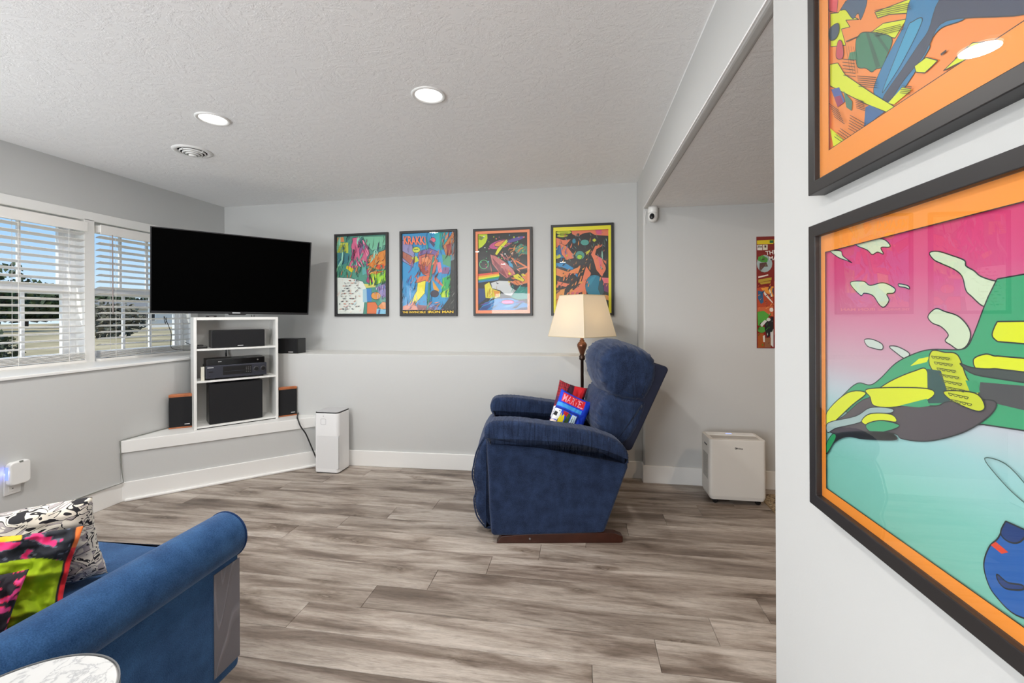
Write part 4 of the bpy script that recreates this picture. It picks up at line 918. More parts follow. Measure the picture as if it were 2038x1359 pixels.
('2A2426',[(0.453,0.896),(0.452,0.892),(0.449,0.889),(0.444,0.886),(0.439,0.886),(0.433,0.887),(0.428,0.889),(0.425,0.893),(0.424,0.897),(0.425,0.901),(0.428,0.905),(0.433,0.907),(0.438,0.908),(0.444,0.907),(0.449,0.904),(0.452,0.901)]),
('50A096',[(0.624,0.814),(0.619,0.8),(0.603,0.789),(0.579,0.782),(0.55,0.781),(0.522,0.784),(0.497,0.792),(0.481,0.804),(0.475,0.818),(0.481,0.831),(0.497,0.843),(0.521,0.849),(0.55,0.851),(0.578,0.848),(0.603,0.839),(0.619,0.828)]),
('C8D232',[(0.679,0.84),(0.719,0.859),(0.752,0.838),(0.715,0.817)]),
('328CAA',[(0.397,0.835),(0.395,0.823),(0.387,0.813),(0.377,0.807),(0.364,0.804),(0.351,0.807),(0.34,0.814),(0.333,0.825),(0.33,0.837),(0.333,0.848),(0.34,0.858),(0.351,0.865),(0.364,0.867),(0.376,0.864),(0.387,0.857),(0.395,0.847)]),
('50968C',[(0.548,0.667),(0.541,0.646),(0.523,0.63),(0.497,0.619),(0.465,0.615),(0.433,0.62),(0.406,0.632),(0.388,0.65),(0.381,0.671),(0.388,0.691),(0.406,0.708),(0.433,0.719),(0.464,0.722),(0.496,0.717),(0.523,0.705),(0.541,0.687)]),
('A0D23C',[(0.508,0.648),(0.504,0.637),(0.494,0.628),(0.479,0.622),(0.462,0.62),(0.444,0.622),(0.429,0.629),(0.418,0.639),(0.415,0.65),(0.418,0.661),(0.428,0.67),(0.443,0.676),(0.461,0.678),(0.479,0.675),(0.494,0.668),(0.504,0.659)]),
('D2C832',[(0.556,0.7),(0.654,0.736),(0.63,0.703),(0.581,0.671)]),
('EB7D5A',[(0.655,0.675),(0.728,0.772),(0.85,0.789),(0.859,0.769),(0.753,0.733),(0.729,0.673),(0.924,0.592),(0.909,0.494),(0.844,0.412),(0.746,0.497),(0.696,0.619)]),
('E66E78',[(0.778,0.65),(0.843,0.627),(0.844,0.495),(0.811,0.517)]),
('EB7D5A',[(0.216,0.239),(0.316,0.249),(0.483,0.347),(0.573,0.544),(0.664,0.454),(0.582,0.367),(0.575,0.212)]),
('D2646E',[(0.233,0.239),(0.433,0.247),(0.55,0.213),(0.35,0.204)]),
('EB8C50',[(0.042,0.533),(0.248,0.484),(0.482,0.546),(0.432,0.458),(0.282,0.461),(0.147,0.419),(0.042,0.443)]),
('E69646',[(0.043,0.263),(0.199,0.284),(0.182,0.206),(0.044,0.151)]),
('EB7D5A',[(0.063,0.375),(0.283,0.338),(0.215,0.306),(0.08,0.33)]),
('E66E78',[(0.836,0.407),(0.961,0.4),(0.961,0.339),(0.861,0.341)]),
('7A3264',[(0.844,0.341),(0.961,0.328),(0.962,0.23),(0.877,0.253)]),
('1E7896',[(0.877,0.308),(0.865,0.258),(0.831,0.215),(0.779,0.187),(0.718,0.178),(0.656,0.189),(0.604,0.218),(0.568,0.261),(0.556,0.312),(0.568,0.363),(0.603,0.405),(0.655,0.433),(0.717,0.442),(0.778,0.431),(0.83,0.402),(0.865,0.358)]),
('28505A',[(0.812,0.408),(0.869,0.341),(0.877,0.231),(0.829,0.199),(0.78,0.276)]),
('328CAA',[(0.582,0.345),(0.664,0.41),(0.746,0.431),(0.648,0.322)]),
('E6A05A',[(0.894,0.209),(0.959,0.197),(0.959,0.142),(0.91,0.154)]),
('E69646',[(0.044,0.151),(0.148,0.206),(0.351,0.126),(0.518,0.025),(0.044,0.03)]),
('2A2426',[(0.098,0.128),(0.2,0.105),(0.166,0.061)]),
],
'p5': [('7D1414',[(0,0.829),(0.116,0.832),(0.113,-0.001),(0.003,-0.005)]),
('DCC31E',[(0.003,0.802),(0.116,0.805),(0.116,0.773),(0.003,0.773)]),
('1E6E3C',[(0.091,0.8),(0.116,0.8),(0.116,0.781),(0.091,0.781)]),
('E1DCD2',[(0.003,0.769),(0.04,0.77),(0.04,0.729),(0.005,0.73)]),
('D7D2BE',[(0.043,0.77),(0.077,0.77),(0.076,0.73),(0.044,0.729)]),
('3A2020',[(0.054,0.765),(0.067,0.764),(0.067,0.748),(0.055,0.748)]),
('A0B4B4',[(0.108,0.628),(0.104,0.603),(0.092,0.583),(0.075,0.569),(0.054,0.564),(0.034,0.57),(0.016,0.584),(0.005,0.605),(0.001,0.63),(0.005,0.655),(0.017,0.676),(0.034,0.689),(0.055,0.694),(0.075,0.688),(0.093,0.674),(0.104,0.653)]),
('46963C',[(0.012,0.68),(0.043,0.692),(0.079,0.665),(0.073,0.639),(0.036,0.639),(0.009,0.653)]),
('5A3C3C',[(0.021,0.633),(0.067,0.639),(0.079,0.606),(0.054,0.606),(0.036,0.587),(0.018,0.58)]),
('B49632',[(0.011,0.511),(0.103,0.526),(0.102,0.506),(0.012,0.488)]),
('B49632',[(0.02,0.488),(0.097,0.5),(0.094,0.483),(0.029,0.474)]),
('E1D2C8',[(0.011,0.534),(0.079,0.549),(0.08,0.54),(0.012,0.522)]),
('B44628',[(0.002,0.448),(0.054,0.461),(0.115,0.447),(0.114,0.276),(0.004,0.276)]),
('E6963C',[(0.029,0.448),(0.072,0.454),(0.115,0.46),(0.115,0.381),(0.072,0.408),(0.035,0.435)]),
('F0E6C8',[(0.081,0.441),(0.09,0.44),(0.109,0.381),(0.099,0.381)]),
('1E4664',[(0.109,0.447),(0.115,0.447),(0.115,0.394),(0.106,0.421)]),
('2D5A82',[(0.008,0.428),(0.041,0.421),(0.047,0.342),(0.029,0.329),(0.008,0.369)]),
('E6DCD2',[(0.042,0.428),(0.054,0.421),(0.111,0.341),(0.108,0.334),(0.054,0.395)]),
('C8643C',[(0.004,0.303),(0.114,0.315),(0.114,0.236),(0.004,0.256)]),
('E6DCD2',[(0.114,0.285),(0.113,0.279),(0.11,0.274),(0.106,0.271),(0.101,0.27),(0.096,0.271),(0.091,0.274),(0.088,0.28),(0.087,0.286),(0.088,0.292),(0.091,0.297),(0.096,0.3),(0.101,0.301),(0.106,0.3),(0.11,0.297),(0.113,0.291)]),
('50A03C',[(0.004,0.27),(0.047,0.279),(0.084,0.249),(0.071,0.203),(0.028,0.164),(0.007,0.17)]),
('50963C',[(0.061,0.137),(0.058,0.128),(0.052,0.121),(0.043,0.116),(0.033,0.114),(0.022,0.116),(0.013,0.121),(0.007,0.128),(0.005,0.137),(0.007,0.146),(0.014,0.154),(0.022,0.159),(0.033,0.16),(0.044,0.159),(0.053,0.154),(0.058,0.146)]),
('1E1E23',[(0.053,0.197),(0.108,0.236),(0.114,0.223),(0.114,0.111),(0.071,0.078),(0.053,0.144)]),
('D2D2CD',[(0.022,0.177),(0.053,0.21),(0.071,0.203),(0.034,0.157)]),
('D2D2CD',[(0.092,0.118),(0.114,0.144),(0.113,0.006),(0.095,0.025)]),
('D2D2CD',[(0.094,0.213),(0.093,0.208),(0.09,0.204),(0.085,0.201),(0.08,0.2),(0.075,0.201),(0.071,0.204),(0.068,0.208),(0.067,0.213),(0.068,0.218),(0.071,0.222),(0.075,0.225),(0.08,0.226),(0.086,0.225),(0.09,0.222),(0.093,0.218)]),
('A0501E',[(0.005,0.111),(0.046,0.111),(0.052,0.005),(0.006,0.002)]),
('8C5A3C',[(0.052,0.078),(0.095,0.078),(0.095,0.005),(0.052,0.005)]),
('D2CDC3',[(0.04,0.091),(0.055,0.098),(0.055,0.045),(0.043,0.045)]),
],
}
# ---------------------------------------------------------------- floor lamp
def shade_mat():
    q = NT('linen_shade'); d = q.n('ShaderNodeBsdfDiffuse'); tr = q.n('ShaderNodeBsdfTranslucent')
    d.inputs[0].default_value = (*lin('F2E9D8'), 1); tr.inputs[0].default_value = (*lin('FFF0D4'), 1)
    x = q.n('ShaderNodeMixShader'); x.inputs[0].default_value = .38; q.l(d.outputs[0], x.inputs[1]); q.l(tr.outputs[0], x.inputs[2]); q.l(x.outputs[0], q.out.inputs[0]); return q.m
LX, LY = .012, 3.42
t = empty('floor_lamp', 'floor lamp with square cream shade and turned bronze stem behind the blue recliner', 'lamp', (LX, LY, 0))
def sq(r, z): return [(r*math.cos(R(-86.5+90*i)), r*math.sin(R(-86.5+90*i)), z) for i in range(4)]
v = sq(.262, 1.133)+sq(.174, 1.450)+sq(.259, 1.134)+sq(.171, 1.449)
f = [(i, (i+1) % 4, 4+(i+1) % 4, 4+i) for i in range(4)]
MB().add(v[:8], f).build('lamp_shade', shade_mat(), t, fix=False)
M_TRIMC = simple('cream_binding', (222, 206, 168), .8)
for i in range(4):
    j = (i+1) % 4
    mb = MB(); mb.tube([v[i], v[j]], .003, 6); mb.tube([v[4+i], v[4+j]], .003, 6); mb.tube([v[i], v[4+i]], .002, 6); mb.build('shade_binding', M_TRIMC, t)
MB().lathe([(.10, 0), (.10, .012), (.085, .02), (.04, .03), (.02, .045), (.0135, .06), (.0125, .5), (.0125, .945), (.02, .95), (.024, .957), (.022, .965), (.024, .975), (.018, .985), (.014, .992)], 28).build('pole', M_METAL, t, smooth=True)
MB().lathe([(.014, .985), (.019, 1.0), (.030, 1.03), (.038, 1.055), (.038, 1.068), (.030, 1.083), (.019, 1.09), (.019, 1.10), (.013, 1.105), (.013, 1.125), (.008, 1.13), (.008, 1.20)], 28).build('turned_urn', simple('amber_bronze', (128, 84, 62), .22, .55), t, smooth=True)
MB().lathe([(.012, 1.20), (.014, 1.23), (.03, 1.27), (.03, 1.30), (.012, 1.335), (0, 1.34)], 20).build('bulb', emis('warm_bulb', (1, .78, .45), 4), t, smooth=True)
MB().tube([(.0, -.0, 1.34), (0, 0, 1.455), (0, 0, 1.475)], .004, 8).tube([sq(.17, 1.449)[0], (0, 0, 1.449), sq(.17, 1.449)[2]], .002, 6).build('finial', M_METAL, t)
l = light('lamp_bulb_light', 'POINT', (0, 0, 1.29), LAMP, (1, .78, .54), radius=.035); l.parent = t

# ---------------------------------------------------------------- recliner (local x: front to back, local y: away from the camera)
t = empty('recliner', 'navy blue velour rocker recliner facing the television, on a cherry wood base', 'recliner', (-.1596, 2.4652, 0), YAW)
side = [(-.374, .60), (-.374, .527), (-.365, .364), (-.360, .184), (-.349, .044), (-.153, .044), (.294, .057), (.43, .427), (.43, .50), (.209, .61), (-.153, .64)]
for y in (0, .70): MB().prism(side, y, y+.115, axis='y').build('body_side', M_NAVY, t, bevel=.02, seg=4, smooth=False)
pad = [(-.385, .61), (-.387, .645), (-.370, .680), (-.332, .699), (-.243, .701), (-.154, .694), (.025, .670), (.203, .645), (.337, .602), (.39, .569), (.424, .523), (.430, .474), (.415, .458), (.292, .510), (.114, .551), (-.154, .572), (-.35, .581), (-.374, .587)]
for y in (-.024, .676): puff(pad, y, y+.150, .026, n=220, gather=.0016, gk=52, mid=8).build('arm_pad', M_PLEAT, t, smooth=True, fix=True)
frp = [(-.375, .585), (-.405, .55), (-.430, .50), (-.454, .41), (-.462, .343), (-.452, .285), (-.441, .256), (-.453, .210), (-.451, .163), (-.434, .106), (-.396, .046), (-.372, .030), (-.355, .040), (-.345, .2), (-.345, .4), (-.35, .56)]
puff(frp, .105, .705,   .03, n=200, gather=.0022, gk=46, belly=.006, ginner=.1).build('footrest_pad', M_PLEATZ, t, smooth=True)
wl = crom([(-.375, .60), (-.432, .50), (-.455, .41), (-.463, .343), (-.443, .256), (-.454, .20), (-.436, .106), (-.385, .035)], 60, False)
MB().tube([(a-.004, .118, b) for a, b in wl], .0045, 6).build('welt', M_NAVY, t)
seat = [(-.36, .47), (-.37, .52), (-.33, .56), (-.1, .545), (.15, .50), (.28, .48), (.28, .36), (-.33, .38)]
puff(seat, .12, .69, .03, belly=.012).build('seat_cushion', M_NAVY, t, smooth=True)
MB().box(-.33, .30, .11, .70, .07, .37).build('seat_box', M_NAVY, t, bevel=.01)
head = [(.300, .975), (.304, 1.035), (.335, 1.082), (.38, 1.112), (.44, 1.118), (.526, 1.092), (.60, 1.062), (.633, 1.015), (.641, .948), (.622, .88), (.588, .813), (.555, .782), (.470, .784), (.370, .815), (.320, .88)]
puff(head, .095, .72, .05, n=200, m=8, mid=8, belly=.022, gather=.003, gk=24, ginner=.2, endr=.09).build('head_cushion', M_PLEATZ, t, smooth=True)
lum = [(.370, .825), (.318, .790), (.290, .707), (.285, .63), (.300, .575), (.37, .50), (.46, .53), (.530, .63), (.580, .755), (.555, .80), (.449, .815)]
puff(lum, .10, .71, .045, n=200, m=8, mid=8, belly=.015, gather=.003, gk=22, ginner=.2, endr=.08).build('lumbar_cushion', M_PLEATZ, t, smooth=True)
bfr = [(.600, 1.010), (.625, 1.008), (.694, .988), (.705, .970), (.609, .764), (.484, .497), (.465, .487), (.40, .52), (.43, .60), (.50, .77)]
MB().prism(bfr, .115, .70, axis='y').build('back_frame', simple('dark_navy_lining', (24, 30, 52), .9, bump=.4, bscale=300), t, bevel=.014, seg=3)
rn = [(-.321, 0), (-.293, .040), (-.151, .052), (.303, .058), (.352, .054), (.399, .036), (.399, .004), (.38, 0)]
for y in (.005, .76): MB().prism(rn, y, y+.05, axis='y').build('base_runner', M_RED, t, bevel=.003)['label'] = 'dark cherry wood runner'
MB().box(-.25, .3, .055, .76, .012, .055).build('base_frame', M_RED, t)
MB().lathe([(0, .0), (.006, .0), (.006, .004), (0, .005)], 10, c=(0, 0, 0)).build('screw_head', M_STEEL, t).matrix_local = Matrix.Translation((-.13, .004, .028)) @ Matrix.Rotation(R(90), 4, 'X')

# ---------------------------------------------------------------- pillows
def inside(x, y, P):
    c = False; j = len(P)-1
    for i in range(len(P)):
        if (P[i][1] > y) != (P[j][1] > y) and x < (P[j][0]-P[i][0])*(y-P[i][1])/(P[j][1]-P[i][1])+P[i][0]: c = not c
        j = i
    return c
def pillow(name, label, ctr, X, Y, W, H, T, mat, paint=None, N=60, cat='pillow', seed=0, wr=.004):
    X = Vector(X).normalized(); Y = Vector(Y); Y = (Y-X*Y.dot(X)).normalized(); Z = X.cross(Y)
    M = Matrix.Translation(ctr) @ Matrix([[X.x, Y.x, Z.x, 0], [X.y, Y.y, Z.y, 0], [X.z, Y.z, Z.z, 0], [0, 0, 0, 1]])
    v = []; f = []; uv = []
    for s in (1, -1):
        for j in range(N+1):
            for i in range(N+1):
                a, b = -1+2*i/N, -1+2*j/N
                th = (max(0, (1-a**4)*(1-b**4)))**.42*T/2
                px = a*W/2*(1-.07*(1-b*b)*abs(a)); py = b*H/2*(1-.07*(1-a*a)*abs(b))
                nz = mnoise.noise(Vector((a*2.2+seed, b*2.2, s*3)))*wr*2.2 + wr*mnoise.noise(Vector((a*6+seed, b*6, s)))
                v.append((px, py, s*(th+nz*min(1, th/(T/2)*1.5)))); uv.append((a, b, s))
    n1 = (N+1)
    for s in (0, 1):
        o = s*n1*n1
        for j in range(N):
            for i in range(N):
                q = (o+j*n1+i, o+j*n1+i+1, o+(j+1)*n1+i+1, o+(j+1)*n1+i); f.append(q if s == 0 else q[::-1])
    me = bpy.data.meshes.new(name); me.from_pydata(v, [], f); me.materials.append(mat)
    if paint:
        at = me.color_attributes.new('ink', 'FLOAT_COLOR', 'POINT')
        for i, (a, b, s) in enumerate(uv): at.data[i].color = (*lin(paint(a, b, s)), 1)
    b_ = bmesh.new(); b_.from_mesh(me); bmesh.ops.remove_doubles(b_, verts=b_.verts, dist=1e-5); b_.to_mesh(me); b_.free(); me.shade_smooth()
    o = bpy.data.objects.new(name, me); COL.objects.link(o); o.matrix_world = M; tag(o, label, cat)
    def surf(a, b, d=0):
        th = (max(0, (1-a**4)*(1-b**4)))**.42*T/2
        nz = mnoise.noise(Vector((a*2.2+seed, b*2.2, 3)))*wr*2.2 + wr*mnoise.noise(Vector((a*6+seed, b*6, 1)))
        return (a*W/2*(1-.07*(1-b*b)*abs(a)), b*H/2*(1-.07*(1-a*a)*abs(b)), th+nz*min(1, th/(T/2)*1.5)+.0012+d)
    return o, surf
M_PRF = ink_mat('printed_fabric', .75, .2, 400)
r0, zz = R0, Vector((0, 0, 1))
shp1 = [('1040D8', [(-1.1, -1.1), (1.1, -1.1), (1.1, 1.1), (-1.1, 1.1)]), ('0A2A8C', [(.35, -1.1), (.45, -1.1), (.45, .12), (-1.1, .12), (-1.1, .04), (.35, .04)]),
        ('3C9BE6', [(-1.1, .18), (.52, .18), (.52, .36), (-1.1, .36)]), ('E01E28', [(-.85, .42), (.55, .42), (.55, .88), (-.85, .88)]),
        ('F0F2F2', [(-1.1, -.5), (-.62, -.5), (-.62, .02), (-1.1, .02)]), ('14141E', [(-1.0, -.3), (-.8, -.34), (-.78, -.15), (-.95, -.1)]), ('14141E', [(-.78, -.02), (-.7, -.1), (-.66, -.02)]),
        ('F0DC14', [(-.62, -1.1), (-.30, -1.1), (-.32, -.3), (-.40, -.05), (-.50, -.3), (-.56, -.05), (-.64, -.4)]), ('C81E1E', [(-.45, -.12), (-.2, -.2), (-.15, .02), (-.5, .02)]),
        ('46B446', [(-.30, -1.1), (0, -1.1), (-.02, -.55), (-.2, -.5)]), ('3C5A28', [(-.28, -.5), (-.02, -.5), (0, .0), (-.18, -.0)]),
        ('F0B4AA', [(0, -1.1), (.34, -1.1), (.34, -.62), (.1, -.55), (.0, -.7)]), ('D2EBF5', [(.02, -.55), (.34, -.6), (.34, .02), (.06, .0)]), ('14141E', [(.12, -.5), (.15, -.5), (.15, -.05), (.13, -.05)]), ('14141E', [(.23, -.5), (.26, -.5), (.25, -.05), (.23, -.05)]),
        ('E6D7CD', [(-1.1, -1.1), (-.62, -1.1), (-.66, -.55), (-1.1, -.5)]), ('14141E', [(-.65, -1.1), (-.61, -1.1), (-.63, -.4), (-.66, -.4)]), ('14141E', [(-.31, -1.1), (-.28, -1.1), (-.28, -.5), (-.31, -.5)]), ('14141E', [(-.02, -1.1), (.01, -1.1), (.02, -.5), (-.01, -.5)])]
def painter(shapes, back='2040A0'):
    def p(a, b, s):
        if s < 0: return back
        c = back
        for k, q in shapes:
            if inside(a, b, q): c = k
        return c
    return p
X1 = r0*.90-zz*.42; Y1 = r0*.40+zz*.86-F*(-.30)
po, surf = pillow('throw_pillow', 'small blue printed pillow with red lettering block, in front on the recliner seat', (-.071, 2.823, .652), X1, Y1, .225, .27, .085, M_PRF, painter(shp1), N=110, seed=3, wr=.002)
pr = Print(); pr.text('MARVEL', -.80, .45, 1.30, .38, 'F5A0B4', bold=.01, shear=.1)
pt = pr.build('lettering', M_PRF, lambda a, b, d: surf(a, b, d), po); pt.hide_render = False
shp2 = [('A01E2D', [(-1.1, -1.1), (1.1, -1.1), (1.1, 1.1), (-1.1, 1.1)]), ('3C1428', [(-.35, .2), (.0, .3), (.1, 1.1), (-.2, 1.1), (-.4, .6)]), ('DC1E28', [(.05, .55), (.75, .35), (.8, 1.0), (.1, 1.1)]), ('1E1420', [(.75, .0), (1.1, -.1), (1.1, .6), (.8, .55)]),
        ('5A1E46', [(-1.1, -.1), (-.3, .0), (-.5, .3), (-1.1, .3)]), ('F0F0F0', [(-.2, .25), (1.0, .12), (1.0, .30), (-.15, .45)]), ('14141E', [(-.18, .27), (1.0, .13), (1.0, .18), (-.18, .33)]), ('B4B4B9', [(-.25, -1.1), (.85, -1.1), (.9, .12), (-.2, .25)]), ('E6E6EB', [(-1.1, -.6), (-.6, -.6), (-.55, -.1), (-1.1, -.15)]), ('1E1E46', [(-1.1, -1.1), (-.3, -1.1), (-.3, -.6), (-1.1, -.6)])]
for i in range(9): shp2.insert(2, ('5A1018', [(-1.1, -.05+i*.13), (-.35, .0+i*.12), (-.35, .015+i*.12), (-1.1, -.03+i*.13)]))
for i in range(5): shp2.insert(2, ('5A1018', [(-.95+i*.14, -.1), (-.93+i*.14, -.1), (-.90+i*.14, 1.1), (-.93+i*.14, 1.1)]))
X2 = r0*.95-zz*.30; Y2 = r0*.30+zz*.9+F*.25
pillow('throw_pillow', 'small red printed pillow with pale grey panel, behind the blue one on the recliner', (-.088, 2.969, .676), X2, Y2, .20, .32, .08, M_PRF, painter(shp2, '6E1E28'), N=90, seed=7, wr=.002)

# ---------------------------------------------------------------- sofa
SO = Vector((-2.1, .9, 0))
t = empty('sofa', 'blue chenille sofa with rolled arm at lower left, facing the television wall', 'sofa', SO)
def s_(mb): return mb.xf(Matrix.Translation(-SO))
def armroll(xc, sgn):
    pr_ = [(xc+.08*math.cos(a)*(1.0), .522+.08*math.sin(a)) for a in [2*math.pi*i/40 for i in range(40)]]
    return puff(pr_, .44, 1.385, .022, n=60, m=6, mid=10, belly=.0)
M_SOFAD = fabric('dark_blue_welt', (14, 36, 74), (24, 52, 96), 320)
for xc, x0, x1 in ((-1.25, -1.315, -1.20), (-2.95, -3.0, -2.885)):
    s_(MB().box(x0, x1, .46, 1.372, .06, .52)).build('arm_panel', M_SOFA, t, bevel=.02, seg=4)
    s_(armroll(xc, 1)).build('arm_roll', M_SOFA, t, smooth=True)
    ring = [(xc+.0785*math.cos(a), 1.3665, .522+.0785*math.sin(a)) for a in [math.pi*2*i/40-1.0 for i in range(41)]]
    s_(MB().tube(ring, .0045, 6)).build('welt', M_SOFAD, t)
    s_(MB().box(x0+.03, x1-.03, 1.25, 1.31, 0, .06)).build('leg', M_BLACKP, t); s_(MB().box(x0+.03, x1-.03, .52, .58, 0, .06)).build('leg', M_BLACKP, t)
s_(MB().box(-2.885, -1.315, .46, 1.355, .06, .29)).build('seat_base', M_SOFA, t, bevel=.015)
def rr(x0, x1, z0, z1, r): return [(a, b) for a, b in rrect(x0, x1, z0, z1, r, 4)]
for x0, x1 in ((-2.878, -2.103), (-2.097, -1.322)):
    s_(puff(rr(x0, x1, .29, .452, .03), .62, 1.378, .012, n=120, belly=.006)).build('seat_cushion', M_SOFA, t, smooth=True)
    s_(puff(rr(x0, x1, .44, .86, .07), .50, .68, .05, n=120, belly=.01)).build('back_cushion', M_SOFA, t, smooth=True)
s_(MB().box(-2.96, -1.24, .38, .52, .06, .84)).build('back_rest', M_SOFA, t, bevel=.03, seg=4)
def film_mat():
    q = NT('scratch_guard_film'); p = q.prin(lin((112, 112, 122)), .28, spec=.6); p.inputs['Alpha'].default_value = .9
    a = q.noise(4.5, 1, .4, .8, (1, 1.3, .22)); r_ = q.ramp(a, [(.36, (0, 0, 0)), (.375, (1, 1, 1)), (.39, (0, 0, 0)), (.49, (0, 0, 0)), (.505, (1, 1, 1)), (.52, (0, 0, 0)), (.60, (0, 0, 0)), (.61, (.8, .8, .8)), (.62, (0, 0, 0))]); q.bump(p, r_, .7, .003)
    q.l(q.mix(r_, lin((116, 115, 124)), lin((138, 137, 146))), p.inputs['Base Color']); return q.m
s_(MB().box(-1.1995, -1.1975, 1.258, 1.366, .10, .445)).build('scratch_guard', film_mat(), t)['label'] = 'grey translucent scratch guard film'
pf = [(-1.198, 1.25+.003*math.sin(i), .44-.0*i) for i in range(2)]

def bw_mat():
    q = NT('black_and_cream_comic_print'); p = q.prin((.8, .8, .8), .8)
    t_ = q.n('ShaderNodeTexCoord'); vo = q.n('ShaderNodeTexVoronoi'); vo.inputs['Scale'].default_value = 13; q.l(t_.outputs['Object'], vo.inputs['Vector'])
    sc = q.n('ShaderNodeVectorMath', operation='SCALE'); sc.inputs[3].default_value = .9; q.l(vo.outputs['Color'], sc.inputs[0])
    ad = q.n('ShaderNodeVectorMath', operation='ADD'); q.l(t_.outputs['Object'], ad.inputs[0]); q.l(sc.outputs[0], ad.inputs[1])
    mp = q.n('ShaderNodeMapping'); mp.inputs['Scale'].default_value = (1, 2.2, 1); mp.inputs['Rotation'].default_value = (0, 0, .6); q.l(ad.outputs[0], mp.inputs[0])
    nz = q.n('ShaderNodeTexNoise'); nz.inputs['Scale'].default_value = 9; nz.inputs['Detail'].default_value = 2; nz.inputs['Distortion'].default_value = 1.2; q.l(mp.outputs[0], nz.inputs['Vector'])
    k, c, g = lin((26, 24, 30)), lin((226, 220, 206)), lin((168, 160, 160))
    col = q.ramp(nz.outputs['Fac'], [(0, k), (.36, c), (.43, k), (.455, c), (.52, k), (.54, g), (.60, c), (.67, k)], 'CONSTANT')
    q.l(col, p.inputs['Base Color']); return q.m
pillow('throw_pillow', 'black and cream comic-print pillow standing on the sofa seat', (-1.71, 1.055, .586), (.875, .485, .07), (.12, -.12, .98), .44, .27, .12, bw_mat(), seed=11, wr=.008)
def plush(a, b, s):
    n_ = mnoise.noise(Vector((a*4, b*5, 1.7)))+.5*mnoise.noise(Vector((a*11, b*11, 5)))
    return 'E8337A' if n_ > .22 else ('5A6474' if n_ > .08 else '1E222C')
def p_green(a, b, s):
    if s < 0: return '1E222C'
    if a > .87: return 'E62832' if b < .55 else 'F07832'
    if a > .83: return '1E1418'
    if b < .32+.12*math.sin(a*3+1): return 'A0BE14'
    if b > .86 and a < .1: return 'F0BE28'
    return plush(a, b, s)
def p_pink(a, b, s):
    if b < -.6 and a > .2: return 'E61E28'
    n_ = mnoise.noise(Vector((a*3+b*2, b*7, 9)))+.4*mnoise.noise(Vector((a*12, b*12, 2)))
    return 'E0468C' if n_ > .18 else ('F0325A' if n_ > .1 else '24202A')
M_PLUSH = ink_mat('plush_print', .95, .8, 180)
pillow('throw_pillow', 'bright pillow with lime green front panel and dark pink fleece top on the sofa', (-1.530, .925, .590), (.55, .80, -.22), (-.28, .20, .93), .28, .25, .18, M_PLUSH, p_green, N=90, seed=21, wr=.022)
pillow('throw_pillow', 'black and pink fleece pillow at the left photo edge, in front of the green one', (-1.445, .80, .560), (.55, .80, -.25), (-.1, .25, .95), .17, .24, .13, M_PLUSH, p_pink, N=80, seed=31, wr=.014)

# side table
def marble():
    q = NT('white_marble_top'); p = q.prin((.8, .8, .8), .4)
    a = q.noise(7, 8, .6, 2.2); q.l(q.ramp(a, [(.0, lin((202, 203, 202))), (.47, lin((197, 198, 197))), (.5, lin((158, 160, 163))), (.52, lin((197, 198, 197))), (.7, lin((204, 204, 203)))]), p.inputs['Base Color']); return q.m
t = empty('side_table', 'small round marble-topped side table beside the sofa arm, cut by the photo corner', 'side table', (-.989, .600, 0))
MB().lathe([(0, .581), (.148, .581), (.150, .584), (.150, .598), (.147, .601), (0, .601)], 64).build('table_top', marble(), t)
MB().lathe([(.150, .583), (.1525, .583), (.1525, .602), (.150, .602), (.150, .583)], 64, caps=False).build('rim', simple('grey_metal_rim', (120, 122, 124), .35, .6), t, smooth=False)
MB().lathe([(.012, .02), (.012, .581)], 16).build('stem', M_STEEL, t, smooth=True); MB().lathe([(0, 0), (.12, 0), (.12, .008), (.02, .02), (0, .02)], 40).build('base', M_STEEL, t)

# ---------------------------------------------------------------- framed prints
def clutter(pr, rg, n, pal, x0, x1, y0, y1, smin, smax, ang=None, fat=.22):
    for i in range(n):
        a = ang+rg.uniform(-.5, .5) if ang is not None else rg.uniform(0, math.pi)
        x, y = rg.uniform(x0, x1), rg.uniform(y0, y1); L = rg.uniform(smin, smax); w_ = L*fat*rg.uniform(.5, 1.2)
        dx, dy = math.cos(a)*L/2, math.sin(a)*L/2; nx, ny = -math.sin(a)*w_/2, math.cos(a)*w_/2; b = rg.uniform(-.8, .8)*w_
        P_ = [(x-dx, y-dy), (x-dx*.3+nx-ny*0, y-dy*.3+ny), (x+dx*.4+nx*.8, y+dy*.4+ny*.8), (x+dx, y+dy+b), (x+dx*.3-nx*.6, y+dy*.3-ny*.6), (x-dx*.4-nx, y-dy*.4-ny)]
        P_ = [(min(max(p, x0), x1), min(max(q, y0), y1)) for p, q in P_]
        pr.poly(rg.choice(pal), P_)
